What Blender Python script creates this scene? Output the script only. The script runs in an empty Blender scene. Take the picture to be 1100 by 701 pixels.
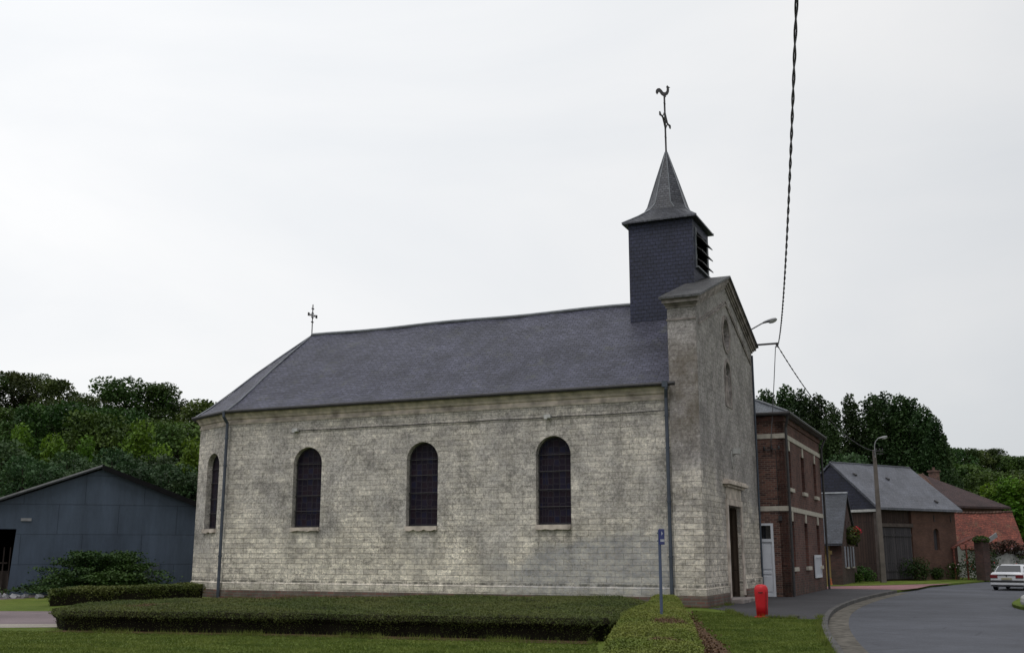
import bpy, math, random
import numpy as np
from mathutils import Vector, Matrix
from mathutils.geometry import tessellate_polygon
random.seed(7); rng = np.random.default_rng(7)
R = math.radians
scn = bpy.context.scene; col = scn.collection

# ------------------------------------------------------------ camera
EYE = 1.75; FPX = 1140.0; PITCH = math.atan(243/1140.0)
cd = bpy.data.cameras.new('camera'); camo = bpy.data.objects.new('camera', cd); col.objects.link(camo)
camo.location = (0, 0, EYE); camo.rotation_euler = (math.pi/2 + PITCH, 0, 0)
cd.sensor_width = 36; cd.lens = 36*FPX/1100; cd.clip_start = .1; cd.clip_end = 3000
scn.camera = camo

# ------------------------------------------------------------ sky, sun, exposure
SUN_EL, SUN_AZ = R(64), R(200)          # azimuth clockwise from +Y
w = bpy.data.worlds.new('World'); scn.world = w; w.use_nodes = True
nt = w.node_tree; nt.nodes.clear()
def nn(t, typ, **k):
    n = t.nodes.new(typ)
    for a, b in k.items(): setattr(n, a, b)
    return n
wo = nn(nt, 'ShaderNodeOutputWorld'); bg = nn(nt, 'ShaderNodeBackground'); bg.inputs['Strength'].default_value = .1
sky = nn(nt, 'ShaderNodeTexSky', sky_type='NISHITA', sun_disc=False, sun_elevation=SUN_EL, sun_rotation=SUN_AZ)
tc = nn(nt, 'ShaderNodeTexCoord')
mp = nn(nt, 'ShaderNodeMapping'); mp.inputs['Scale'].default_value = (1, 1, 2.6); mp.inputs['Rotation'].default_value = (0, R(18), 0)
nt.links.new(tc.outputs['Generated'], mp.inputs['Vector'])
ns = nn(nt, 'ShaderNodeTexNoise'); ns.inputs['Scale'].default_value = 1.7; ns.inputs['Detail'].default_value = 7; ns.inputs['Roughness'].default_value = .5; ns.inputs['Distortion'].default_value = .5
nt.links.new(mp.outputs['Vector'], ns.inputs['Vector'])
cr = nn(nt, 'ShaderNodeValToRGB'); e = cr.color_ramp.elements
e[0].position = .3; e[0].color = (.84, .868, .90, 1); e[1].position = .68; e[1].color = (1.0, 1.0, 1.0, 1)
nt.links.new(ns.outputs['Fac'], cr.inputs['Fac'])
dt = nn(nt, 'ShaderNodeVectorMath', operation='DOT_PRODUCT')       # the cloud deck thins towards the upper left
nt.links.new(tc.outputs['Generated'], dt.inputs[0]); dt.inputs[1].default_value = Vector((-.55, .45, .75)).normalized()
mr = nn(nt, 'ShaderNodeMapRange'); mr.inputs['From Min'].default_value = .1; mr.inputs['From Max'].default_value = .95
mr.inputs['To Min'].default_value = 6.7; mr.inputs['To Max'].default_value = 10.6
nt.links.new(dt.outputs['Value'], mr.inputs['Value'])
vm = nn(nt, 'ShaderNodeVectorMath', operation='SCALE'); nt.links.new(cr.outputs['Color'], vm.inputs[0]); nt.links.new(mr.outputs['Result'], vm.inputs['Scale'])
mx = nn(nt, 'ShaderNodeMix', data_type='RGBA'); mx.inputs['Factor'].default_value = .93
nt.links.new(sky.outputs['Color'], mx.inputs['A']); nt.links.new(vm.outputs['Vector'], mx.inputs['B'])
nt.links.new(mx.outputs['Result'], bg.inputs['Color']); nt.links.new(bg.outputs['Background'], wo.inputs['Surface'])
sl = bpy.data.lights.new('sun', 'SUN'); sl.energy = 1.25; sl.angle = R(28); sl.color = (1, .98, .96)
so = bpy.data.objects.new('sun', sl); col.objects.link(so)
sd = Vector((math.sin(SUN_AZ)*math.cos(SUN_EL), math.cos(SUN_AZ)*math.cos(SUN_EL), math.sin(SUN_EL)))
so.rotation_euler = sd.to_track_quat('Z', 'Y').to_euler()
scn.view_settings.view_transform = 'Standard'; scn.view_settings.look = 'None'
scn.view_settings.exposure = .07; scn.view_settings.gamma = 1; scn.view_settings.use_curve_mapping = False
scn.render.engine = 'CYCLES'

# ------------------------------------------------------------ helpers
CP, SP = math.cos(PITCH), math.sin(PITCH)
def ray(px, py):
    X = (px-550)/FPX; Y = (350.5-py)/FPX
    return Vector((X, CP-Y*SP, SP+Y*CP))
def at(px, py, Y):                       # the point at forward distance Y seen at that place of the photograph
    r = ray(px, py); return Vector((0, 0, EYE)) + r*(Y/r.y)
def gnd(px, py, z=0.0):
    r = ray(px, py); return Vector((0, 0, EYE)) + r*((z-EYE)/r.z)
A0 = .41295; O = Vector((6.3114, 35.6193, 0))
EX = Vector((math.cos(A0), -math.sin(A0), 0)); EY = Vector((math.sin(A0), math.cos(A0), 0))
def CL(x, y, z=0.0): return O + EX*x + EY*y + Vector((0, 0, z))

class MB:
    def __init__(s): s.v = []; s.f = []; s.m = []; s.cur = 0
    def add(s, vs, fs):
        b = len(s.v); s.v += [tuple(q) for q in vs]
        for f in fs: s.f.append(tuple(b+i for i in f)); s.m.append(s.cur)
    def box(s, x0, x1, y0, y1, z0, z1, M=None):
        vs = [Vector((x, y, z)) for z in (z0, z1) for y in (y0, y1) for x in (x0, x1)]
        if M is not None: vs = [M @ q for q in vs]
        s.add(vs, [(0, 2, 3, 1), (4, 5, 7, 6), (0, 1, 5, 4), (2, 6, 7, 3), (0, 4, 6, 2), (1, 3, 7, 5)])
    def obox(s, c, size, rot=(0, 0, 0)):
        from mathutils import Euler
        M = Matrix.Translation(c) @ Euler(rot).to_matrix().to_4x4(); x, y, z = [q/2 for q in size]
        s.box(-x, x, -y, y, -z, z, M)
    def prism(s, poly, z0, z1):          # poly counter-clockwise in xy
        n = len(poly)
        s.add([(q[0], q[1], z0) for q in poly] + [(q[0], q[1], z1) for q in poly], [(i, (i+1) % n, n+(i+1) % n, n+i) for i in range(n)])
        tr = tessellate_polygon([[Vector((q[0], q[1], 0)) for q in poly]])
        for zz, flip in ((z1, False), (z0, True)):
            fs = []
            for t in tr:
                a, b, c = [Vector(poly[i][:2]) for i in t]; ccw = (b-a).cross(c-a) > 0
                fs.append(t if ccw != flip else t[::-1])
            s.add([(q[0], q[1], zz) for q in poly], fs)
    def extr(s, poly, origin, U, V, d):  # polygon in plane U,V, extruded along vector d
        n = len(poly); origin = Vector(origin); U = Vector(U); V = Vector(V); d = Vector(d)
        a = [origin+U*p+V*q for p, q in poly]
        nrm = U.cross(V)
        rev = nrm.dot(d) < 0
        area = sum(poly[i][0]*poly[(i+1) % n][1]-poly[(i+1) % n][0]*poly[i][1] for i in range(n))
        if area < 0: rev = not rev
        tr = tessellate_polygon([[Vector((p, q, 0)) for p, q in poly]])
        vs = a + [q+d for q in a]; fs = []
        for i in range(n):
            f = (i, (i+1) % n, n+(i+1) % n, n+i); fs.append(f[::-1] if rev else f)
        for t in tr:
            x, y, z = [Vector(poly[i]) for i in t]; ccw = (y-x).cross(z-x) > 0
            up = ccw ^ (nrm.dot(d) < 0)
            fs.append(tuple(n+i for i in (t if up else t[::-1]))); fs.append(tuple(t[::-1] if up else t))
        s.add(vs, fs)
    def tube(s, pts, r, n=8, caps=True):
        pts = [Vector(p) for p in pts]; rs = r if isinstance(r, (list, tuple)) else [r]*len(pts)
        b = len(s.v); prev = None
        for i, p in enumerate(pts):
            d = (pts[min(i+1, len(pts)-1)]-pts[max(i-1, 0)]).normalized()
            if prev is None:
                a = Vector((0, 0, 1)) if abs(d.z) < .9 else Vector((1, 0, 0)); u = d.cross(a).normalized()
            else: u = (prev-d*prev.dot(d)).normalized()
            prev = u; v = d.cross(u)
            for k in range(n):
                t = 2*math.pi*k/n; s.v.append(tuple(p+(u*math.cos(t)+v*math.sin(t))*rs[i]))
        for i in range(len(pts)-1):
            for k in range(n):
                s.f.append((b+i*n+k, b+i*n+(k+1) % n, b+(i+1)*n+(k+1) % n, b+(i+1)*n+k)); s.m.append(s.cur)
        if caps:
            s.f.append(tuple(b+k for k in range(n))[::-1]); s.m.append(s.cur)
            s.f.append(tuple(b+(len(pts)-1)*n+k for k in range(n))); s.m.append(s.cur)
    def lathe(s, prof, c=(0, 0), n=24, sx=1, sy=1):
        b = len(s.v)
        for r, z in prof:
            for k in range(n):
                t = 2*math.pi*k/n; s.v.append((c[0]+r*sx*math.cos(t), c[1]+r*sy*math.sin(t), z))
        for i in range(len(prof)-1):
            for k in range(n):
                s.f.append((b+i*n+k, b+i*n+(k+1) % n, b+(i+1)*n+(k+1) % n, b+(i+1)*n+k)); s.m.append(s.cur)
        s.f.append(tuple(b+k for k in range(n))[::-1]); s.m.append(s.cur)
        s.f.append(tuple(b+(len(prof)-1)*n+k for k in range(n))); s.m.append(s.cur)
    def wall(s, origin, U, N, outline, holes, thick, reveal=None):
        """vertical wall sheet: outline/holes in (u,z); N outward; holes get reveals"""
        origin = Vector(origin); U = Vector(U); N = Vector(N); Z = Vector((0, 0, 1)); reveal = reveal or thick
        loops = [outline]+holes; flat = [q for l in loops for q in l]
        P = lambda q, d=0: origin+U*q[0]+Z*q[1]-N*d
        tr = tessellate_polygon([[Vector((q[0], q[1], 0)) for q in l] for l in loops])
        for d, sg in ((0, 1), (thick, -1)):
            fs = []
            for t in tr:
                a, b, c = [P(flat[i]) for i in t]
                fs.append(t if (b-a).cross(c-a).dot(N)*sg > 0 else t[::-1])
            s.add([P(q, d) for q in flat], fs)
        for li, l in enumerate(loops):
            n = len(l); dd = thick
            vs = [P(q) for q in l]+[P(q, dd) for q in l]; fs = []
            cx = sum(q[0] for q in l)/n; cz = sum(q[1] for q in l)/n; cen = P((cx, cz))
            for i in range(n):
                f = (i, (i+1) % n, n+(i+1) % n, n+i); a, b, c = vs[f[0]], vs[f[1]], vs[f[2]]
                nr = (b-a).cross(c-a); out = nr.dot((a+b)/2-cen) > 0
                fs.append(f if out == (li == 0) else f[::-1])
            s.add(vs, fs)
    def build(s, name, mat, parent=None, loc=None, smooth=False, bevel=0):
        me = bpy.data.meshes.new(name); me.from_pydata(s.v, [], s.f); me.update()
        mats = mat if isinstance(mat, (list, tuple)) else [mat]
        for m in mats: me.materials.append(m)
        me.polygons.foreach_set('material_index', s.m)
        autouv(me)
        if smooth: me.polygons.foreach_set('use_smooth', [True]*len(s.f))
        o = bpy.data.objects.new(name, me); col.objects.link(o)
        if parent: o.parent = parent
        if loc is not None: o.location = loc
        if bevel:
            b = o.modifiers.new('bevel', 'BEVEL'); b.width = bevel; b.segments = 2; b.limit_method = 'ANGLE'; b.angle_limit = R(35)
        return o
def autouv(me):
    npoly = len(me.polygons); nl = len(me.loops)
    co = np.empty(len(me.vertices)*3); me.vertices.foreach_get('co', co); co = co.reshape(-1, 3)
    nm = np.empty(npoly*3); me.polygons.foreach_get('normal', nm); nm = nm.reshape(-1, 3)
    lt = np.empty(npoly, int); me.polygons.foreach_get('loop_total', lt)
    vi = np.empty(nl, int); me.loops.foreach_get('vertex_index', vi)
    N = np.repeat(nm, lt, 0); P = co[vi]
    t = np.stack([-N[:, 1], N[:, 0], np.zeros(nl)], 1); l = np.linalg.norm(t, axis=1); flat = l < .2
    t[~flat] /= l[~flat, None]; t[flat] = (1, 0, 0); b = np.cross(N, t)
    uv = np.stack([(t*P).sum(1), (b*P).sum(1)], 1)
    uv[flat] = P[flat][:, :2]
    L = me.uv_layers.new(name='UVMap'); L.data.foreach_set('uv', uv.ravel().astype(np.float32))
def tag(o, label=None, cat=None, group=None, kind=None):
    if label: o['label'] = label
    if cat: o['category'] = cat
    if group: o['group'] = group
    if kind: o['kind'] = kind
    return o
def thing(name, label, cat, loc=(0, 0, 0), rz=0, group=None):
    o = bpy.data.objects.new(name, None); col.objects.link(o); o.empty_display_size = .3
    o.location = loc; o.rotation_euler = (0, 0, rz); return tag(o, label, cat, group)
def struct(o): o['kind'] = 'structure'; return o
def quads(name, P, size, mats, parent=None, up=.35, aspect=1.0, extra=None, tri=False, fold=False):
    """many small randomly turned leaf faces centred on points P (n,3)"""
    n = len(P); size = np.broadcast_to(size, (n,))
    nr = rng.normal(size=(n, 3)); nr[:, 2] = np.abs(nr[:, 2])+up; nr /= np.linalg.norm(nr, axis=1)[:, None]
    a = rng.normal(size=(n, 3)); u = np.cross(nr, a); u /= np.linalg.norm(u, axis=1)[:, None]; v = np.cross(nr, u)
    u = u*size[:, None]*.5; v = v*size[:, None]*.5*aspect
    V = np.stack([P-u*.9, P-v*.7+u*.1, P+u, P+v*.7-u*.1], 1).reshape(-1, 3)
    F = np.arange(n*4).reshape(n, 4)
    return rawmesh(name, V, F, mats, parent, extra)
def rawmesh(name, V, F, mats, parent=None, extra=None):
    k = F.shape[1]; F = F.ravel(); mi = np.zeros(len(F)//k, int)
    tot = np.full(len(F)//k, k)
    if extra is not None:                # an MB joined in front, material slot 1
        ev = np.array(extra.v, float); ef = extra.f
        V = np.concatenate([V, ev]); off = len(V)-len(ev)
        F = np.concatenate([F, np.array([i+off for f in ef for i in f])]); tot = np.concatenate([tot, [len(f) for f in ef]])
        mi = np.concatenate([mi, [1]*len(ef)])
    me = bpy.data.meshes.new(name); me.vertices.add(len(V)); me.vertices.foreach_set('co', V.ravel().astype(np.float32))
    me.loops.add(len(F)); me.loops.foreach_set('vertex_index', F.astype(np.int32))
    me.polygons.add(len(tot)); st = np.concatenate([[0], np.cumsum(tot)[:-1]])
    me.polygons.foreach_set('loop_start', st.astype(np.int32)); me.polygons.foreach_set('loop_total', tot.astype(np.int32))
    for m in (mats if isinstance(mats, (list, tuple)) else [mats]): me.materials.append(m)
    me.polygons.foreach_set('material_index', mi.astype(np.int32)); me.update(); me.validate()
    o = bpy.data.objects.new(name, me); col.objects.link(o)
    if parent: o.parent = parent
    return o

# ------------------------------------------------------------ materials
class NT:
    def __init__(s, name, rough=.85, spec=.3):
        s.mat = bpy.data.materials.new(name); s.mat.use_nodes = True; s.t = s.mat.node_tree
        s.b = s.t.nodes['Principled BSDF']; s.b.inputs['Roughness'].default_value = rough; s.b.inputs['Specular IOR Level'].default_value = spec
    def L(s, a, b): s.t.links.new(a, b); return s
    def n(s, typ, **k): return nn(s.t, typ, **k)
    def co(s, kind='Object'): return s.n('ShaderNodeTexCoord').outputs[kind]
    def noise(s, vec, scale, detail=4, rough=.55, dist=0, stretch=None):
        if stretch:
            m = s.n('ShaderNodeMapping'); m.inputs['Scale'].default_value = stretch; s.L(vec, m.inputs['Vector']); vec = m.outputs['Vector']
        n = s.n('ShaderNodeTexNoise'); s.L(vec, n.inputs['Vector']); n.inputs['Scale'].default_value = scale
        n.inputs['Detail'].default_value = detail; n.inputs['Roughness'].default_value = rough; n.inputs['Distortion'].default_value = dist
        return n.outputs['Fac']
    def ramp(s, fac, *stops):
        r = s.n('ShaderNodeValToRGB'); el = r.color_ramp.elements
        while len(el) < len(stops): el.new(.5)
        for e_, (p, c) in zip(el, stops):
            e_.position = p; e_.color = (c, c, c, 1) if isinstance(c, (int, float)) else (*c, 1)
        s.L(fac, r.inputs['Fac']); return r.outputs['Color']
    def mix(s, a, b, fac, blend='MIX'):
        m = s.n('ShaderNodeMix', data_type='RGBA', blend_type=blend)
        for v, k in ((a, 'A'), (b, 'B'), (fac, 'Factor')):
            if hasattr(v, 'links'): s.L(v, m.inputs[k])
            elif k == 'Factor': m.inputs[k].default_value = v
            else: m.inputs[k].default_value = (*v, 1) if len(v) == 3 else v
        return m.outputs['Result']
    def math(s, op, a, b=0, clamp=False):
        m = s.n('ShaderNodeMath', operation=op, use_clamp=clamp)
        for i, v in enumerate((a, b)):
            if hasattr(v, 'links'): s.L(v, m.inputs[i])
            else: m.inputs[i].default_value = v
        return m.outputs[0]
    def maprange(s, v, a, b, c=0, d=1):
        m = s.n('ShaderNodeMapRange'); s.L(v, m.inputs['Value'])
        for k, x in zip(('From Min', 'From Max', 'To Min', 'To Max'), (a, b, c, d)): m.inputs[k].default_value = x
        return m.outputs['Result']
    def brick(s, vec, w_, h, c1, c2, mortar, msize=.01, offset=.5, bias=0, smooth=.1, distort=0, dscale=6):
        if distort:
            n = s.n('ShaderNodeTexNoise'); s.L(vec, n.inputs['Vector']); n.inputs['Scale'].default_value = dscale; n.inputs['Detail'].default_value = 3
            sc = s.n('ShaderNodeVectorMath', operation='SCALE'); s.L(n.outputs['Color'], sc.inputs[0]); sc.inputs['Scale'].default_value = distort
            ad = s.n('ShaderNodeVectorMath', operation='ADD'); s.L(vec, ad.inputs[0]); s.L(sc.outputs['Vector'], ad.inputs[1]); vec = ad.outputs['Vector']
        b = s.n('ShaderNodeTexBrick', offset=offset); s.L(vec, b.inputs['Vector'])
        for k, v in (('Scale', 1), ('Brick Width', w_), ('Row Height', h), ('Mortar Size', msize), ('Bias', bias), ('Mortar Smooth', smooth)): b.inputs[k].default_value = v
        for k, v in (('Color1', c1), ('Color2', c2), ('Mortar', mortar)): b.inputs[k].default_value = (*v, 1)
        return b.outputs['Color'], b.outputs['Fac']
    def bump(s, h, strength=.5, dist=.02):
        b = s.n('ShaderNodeBump'); s.L(h, b.inputs['Height']); b.inputs['Strength'].default_value = strength; b.inputs['Distance'].default_value = dist
        s.L(b.outputs['Normal'], s.b.inputs['Normal']); return s
    def out(s, c):
        if hasattr(c, 'links'): s.L(c, s.b.inputs['Base Color'])
        else: s.b.inputs['Base Color'].default_value = (*c, 1)
        return s.mat
def sepz(m, vec, ax='Z'):
    x = m.n('ShaderNodeSeparateXYZ'); m.L(vec, x.inputs[0]); return x.outputs[ax]

def plain(name, c, rough=.6, spec=.4, var=.18, scale=3, metal=0, bump=0):
    m = NT(name, rough, spec); m.b.inputs['Metallic'].default_value = metal
    n = m.noise(m.co(), scale, 5)
    if bump: m.bump(m.noise(m.co(), scale*8, 3), bump, .01)
    lo = tuple(x*(1-var) for x in c); hi = tuple(min(1, x*(1+var)) for x in c)
    return m.out(m.ramp(n, (.3, lo), (.7, hi)))

def limestone(name, facade=False):
    m = NT(name, .92, .15); uv = m.co('UV'); ob = m.co(); z = sepz(m, ob); x = sepz(m, ob, 'X')
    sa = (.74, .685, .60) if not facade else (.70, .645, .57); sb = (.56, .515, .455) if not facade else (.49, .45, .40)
    c, f = m.brick(uv, .62, .195, sa, sb, (.42, .39, .32), .009, bias=-.05, distort=.03, dscale=5)
    c2, f2 = m.brick(uv, .62, .195, (1.0, 1.0, 1.0), (1.0, 1.0, 1.0), (.42, .40, .38), .007, distort=.03, dscale=5)
    blk = m.n('ShaderNodeTexNoise'); bq = m.n('ShaderNodeMapping'); bq.inputs['Scale'].default_value = (2.3, 5.13, 1); m.L(uv, bq.inputs['Vector'])
    m.L(bq.outputs['Vector'], blk.inputs['Vector']); blk.inputs['Scale'].default_value = 1; blk.inputs['Detail'].default_value = 3; blk.inputs['Roughness'].default_value = .8
    c = m.mix(c, m.ramp(blk.outputs['Fac'], (.38, (.70, .70, .71)), (.5, (.97, .96, .95)), (.62, (1.25, 1.24, 1.2))), .85, 'MULTIPLY')
    jm = m.ramp(m.noise(ob, 2.6, 6, .7), (.36, 0.15), (.56, 1.0)); c = m.mix(c, c2, m.math('MULTIPLY', jm, .75 if facade else .9), 'MULTIPLY')
    gr = m.ramp(m.noise(ob, 9, 8, .9), (.41, .38), (.5, .95), (.585, 1.5)); c = m.mix(c, gr, m.maprange(m.noise(ob, .6, 4), .38, .62, .25, .8), 'MULTIPLY')
    pit = m.ramp(m.noise(uv, 5, 7, .85, 0, (1.0, 3.0, 1)), (.545, 0.0), (.60, 1.0)); c = m.mix(c, (.085, .08, .072), m.math('MULTIPLY', m.math('MULTIPLY', pit, m.maprange(z, .8, 3.2, .35, 1.0)), .72))
    # weathered grey upper part, creamy stone lower down, with a ragged limit
    edge = m.math('ADD', z, m.maprange(m.noise(ob, .35, 5, .6), .3, .7, -1.6, 1.6))
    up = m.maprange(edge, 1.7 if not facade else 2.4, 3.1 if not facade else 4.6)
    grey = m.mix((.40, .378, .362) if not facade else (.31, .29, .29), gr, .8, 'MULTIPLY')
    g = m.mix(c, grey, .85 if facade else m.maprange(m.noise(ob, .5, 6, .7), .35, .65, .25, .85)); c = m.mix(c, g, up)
    st = m.ramp(m.noise(ob, .8, 9, .7, .4), (.38, .66), (.5, .95), (.62, 1.2)); c = m.mix(c, st, .9, 'MULTIPLY')
    # soot and lichen crust in clumps
    cl = m.ramp(m.noise(ob, 2.1, 10, .75, .6), (.50, 0.0), (.63, 1.0)); cl = m.math('MULTIPLY', cl, m.maprange(z, 1.2, 3.6, .25, .8))
    cl = m.math('MULTIPLY', cl, m.ramp(m.noise(ob, 16, 4, .8), (.38, .1), (.58, 1.0))); c = m.mix(c, (.095, .09, .08), m.math('MULTIPLY', cl, .75))
    sp = m.ramp(m.noise(ob, 22, 3, .7), (.60, 0.0), (.70, 1.0)); c = m.mix(c, (.06, .058, .05), m.math('MULTIPLY', sp, .55))
    lt = m.ramp(m.noise(ob, 5, 6, .7), (.58, 0.0), (.75, 1.0)); c = m.mix(c, (.52, .5, .42), m.math('MULTIPLY', lt, .3))
    # streaks running down
    sk = m.ramp(m.noise(ob, 1.0, 6, .6, 0, (2.6, 2.6, .22)), (.54, 0.0), (.72, 1.0)); c = m.mix(c, (.10, .098, .085), m.math('MULTIPLY', sk, .22))
    if not facade:
        # bluish lime-wash patch on the foot of the wall towards the front, damp line above the plinth
        px_ = m.math('ADD', m.math('ADD', z, m.math('MULTIPLY', x, -.16)), m.maprange(m.noise(ob, .8, 6), .3, .7, -.5, .5))
        pat = m.math('MULTIPLY', m.maprange(x, -8.5, -6.3), m.maprange(px_, 2.9, 2.5))
        pat = m.math('MULTIPLY', pat, m.ramp(m.noise(ob, 9, 6, .8), (.38, .15), (.6, 1.0))); c = m.mix(c, (.25, .265, .30), m.math('MULTIPLY', pat, .72))
        for wx in (-15.72, -10.6, -5.34):
            d = m.math('ABSOLUTE', m.math('SUBTRACT', m.math('ABSOLUTE', m.math('ADD', x, -wx)), .55))
            k = m.math('MULTIPLY', m.maprange(d, .28, .0), m.math('MULTIPLY', m.maprange(z, .7, 2.4), m.maprange(z, 2.66, 2.6)))
            k = m.math('MULTIPLY', k, m.maprange(m.noise(ob, 4, 5, .7), .35, .6)); c = m.mix(c, (.09, .088, .075), m.math('MULTIPLY', k, .6))
    else:
        y = sepz(m, ob, 'Y')
        k = m.math('MULTIPLY', m.math('MULTIPLY', m.maprange(z, 4.6, 6.3), m.maprange(z, 9.2, 8.2)), m.maprange(y, .05, .0))
        k = m.math('MULTIPLY', k, m.maprange(m.noise(ob, 1.3, 6), .3, .55)); c = m.mix(c, (.10, .078, .050), m.math('MULTIPLY', k, .6))
    ln = m.math('MULTIPLY', m.maprange(m.math('ABSOLUTE', m.math('SUBTRACT', z, .67)), .07, .02), m.maprange(m.noise(ob, 3, 6, .8), .42, .55)); c = m.mix(c, (.07, .07, .062), m.math('MULTIPLY', ln, .8))
    dp = m.math('MULTIPLY', m.maprange(z, .75, .2), m.maprange(m.noise(ob, 2, 6), .3, .65)); c = m.mix(c, (.12, .12, .08), m.math('MULTIPLY', dp, .5))
    hgt = m.math('ADD', m.math('MULTIPLY', f, -.8), m.math('MULTIPLY', m.noise(ob, 18, 5, .8), 1.8))
    m.bump(hgt, .7, .025)
    return m.out(c)

def slate(name, c1, c2, mortar, w_=.22, h=.13, rough=.55, moss=0, bias=0, bstr=.5):
    m = NT(name, rough, .35); uv = m.co('UV'); ob = m.co()
    c, f = m.brick(uv, w_, h, c1, c2, mortar, .012, distort=.05, dscale=3, bias=bias)
    st = m.ramp(m.noise(ob, .8, 8, .65), (.34, .55), (.66, 1.35)); c = m.mix(c, st, .8, 'MULTIPLY')
    sk = m.ramp(m.noise(ob, 9, 5, .75), (.38, .6), (.68, 1.6)); c = m.mix(c, sk, .7, 'MULTIPLY')
    if moss:
        k = m.ramp(m.noise(ob, 1.2, 9, .75), (.56, 0.0), (.68, 1.0)); c = m.mix(c, (.10, .105, .06), m.math('MULTIPLY', k, moss))
    v = sepz(m, uv, 'Y'); saw = m.math('FRACT', m.math('DIVIDE', v, h))
    hh = m.math('ADD', m.math('MULTIPLY', saw, -.8), m.math('ADD', m.math('MULTIPLY', f, -.8), m.noise(ob, 7, 5, .7)))
    m.bump(hh, bstr, .03)
    return m.out(c)

def brickmat(name, c1, c2, mortar, w_=.23, h=.075, dirt=.5, bias=0, msize=.012):
    m = NT(name, .9, .2); uv = m.co('UV'); ob = m.co()
    c, f = m.brick(uv, w_, h, c1, c2, mortar, msize, bias=bias, distort=.01)
    st = m.ramp(m.noise(ob, .7, 8, .65), (.35, 1-dirt), (.65, 1.15)); c = m.mix(c, st, .9, 'MULTIPLY')
    z = sepz(m, ob); dp = m.math('MULTIPLY', m.maprange(z, 1.1, .1), m.maprange(m.noise(ob, 2, 6), .3, .6)); c = m.mix(c, (.045, .045, .035), m.math('MULTIPLY', dp, .6))
    m.bump(m.math('ADD', m.math('MULTIPLY', f, -1.0), m.math('MULTIPLY', m.noise(ob, 30, 3), .6)), .5, .01)
    return m.out(c)

def planks(name, c1, c2, gap, w_=.18, rough=.85):
    m = NT(name, rough, .2); uv = m.co('UV'); ob = m.co()
    mp_ = m.n('ShaderNodeMapping'); mp_.inputs['Rotation'].default_value = (0, 0, math.pi/2); m.L(uv, mp_.inputs['Vector'])
    c, f = m.brick(mp_.outputs['Vector'], 3.7, w_, c1, c2, gap, .012, offset=.3)
    g = m.ramp(m.noise(ob, 2.5, 8, .7, 0, (6, 6, .5)), (.3, .6), (.7, 1.25)); c = m.mix(c, g, .8, 'MULTIPLY')
    m.bump(m.math('MULTIPLY', f, -1.0), .6, .02); return m.out(c)

def leafmat(name, dark, light, scale=.35, hue=.04, trans=.25, rnd=.35):
    m = NT(name, .6, .25); ob = m.co()
    n = m.noise(ob, scale, 3, .6); n2 = m.noise(ob, scale*14, 2, .6)
    c = m.ramp(n, (.35, dark), (.65, light)); c = m.mix(c, m.ramp(n2, (.3, .7), (.7, 1.3)), 1.0, 'MULTIPLY')
    oi = m.n('ShaderNodeObjectInfo'); hs = m.n('ShaderNodeHueSaturation'); m.L(c, hs.inputs['Color'])
    m.L(m.maprange(oi.outputs['Random'], 0, 1, .5-hue, .5+hue*.5), hs.inputs['Hue']); m.L(m.maprange(m.math('FRACT', m.math('MULTIPLY', oi.outputs['Random'], 7.3)), 0, 1, 1-rnd, 1+rnd), hs.inputs['Value'])
    c = hs.outputs['Color']; m.out(c)
    tr = m.n('ShaderNodeBsdfTranslucent'); m.L(c, tr.inputs['Color']); ms = m.n('ShaderNodeMixShader'); ms.inputs[0].default_value = trans
    m.L(m.b.outputs[0], ms.inputs[1]); m.L(tr.outputs[0], ms.inputs[2]); m.L(ms.outputs[0], m.t.nodes['Material Output'].inputs['Surface'])
    return m.mat

M = {}
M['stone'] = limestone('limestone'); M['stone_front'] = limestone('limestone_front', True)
M['trim'] = plain('stone_trim', (.47, .41, .36), .9, .15, .45, 2.2, bump=.3)
M['trim_dark'] = plain('weathered_trim', (.24, .212, .20), .9, .15, .55, 2.5, bump=.4)
M['slate'] = slate('roof_slate', (.070, .071, .104), (.040, .041, .064), (.018, .018, .028), .24, .14, .55, .3, bstr=1.0)
M['tower_slate'] = slate('tower_slate', (.024, .027, .055), (.019, .022, .047), (.007, .008, .018), .22, .15, .6)
M['spire_slate'] = slate('spire_slate', (.060, .063, .076), (.022, .024, .034), (.012, .012, .016), .16, .11, .45)
M['coping'] = slate('coping_slate', (.07, .07, .072), (.04, .04, .044), (.02, .02, .02), .3, .25, .6, .3)
M['zinc'] = plain('zinc', (.15, .16, .175), .5, .5, .25, 4, .3)
M['pipe'] = plain('pipe_paint', (.045, .055, .075), .5, .4, .25, 3)
M['iron'] = plain('iron', (.03, .028, .03), .6, .4, .3, 8)
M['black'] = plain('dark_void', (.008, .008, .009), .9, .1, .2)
M['base_brick'] = brickmat('base_brick', (.22, .10, .085), (.15, .115, .10), (.17, .155, .135), .30, .11, .3, msize=.02)
M['rubble'] = brickmat('rubble_base', (.15, .11, .085), (.075, .065, .055), (.04, .038, .032), .42, .2, .6, msize=.02)
M['wood_door'] = planks('brown_door', (.045, .022, .014), (.03, .015, .010), (.01, .006, .004), .14)
M['door_open'] = planks('worn_oak', (.085, .062, .045), (.060, .042, .030), (.02, .015, .01), .16)
M['shutter_grey'] = plain('grey_blue_shutter', (.20, .21, .25), .6, .3, .15, 3)
M['white'] = plain('white_paint', (.55, .57, .62), .5, .4, .08, 2)
M['grey_white'] = plain('weathered_white', (.38, .38, .37), .7, .3, .25, 5)
M['house_brick'] = brickmat('house_brick', (.165, .080, .062), (.050, .028, .028), (.17, .13, .11), .24, .085, .3, msize=.012)
M['house_front'] = brickmat('house_front_brick', (.150, .068, .055), (.070, .035, .032), (.12, .09, .08), .24, .10, .35)
M['band'] = plain('cream_band', (.40, .37, .32), .8, .2, .2, 4, bump=.2)
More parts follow.
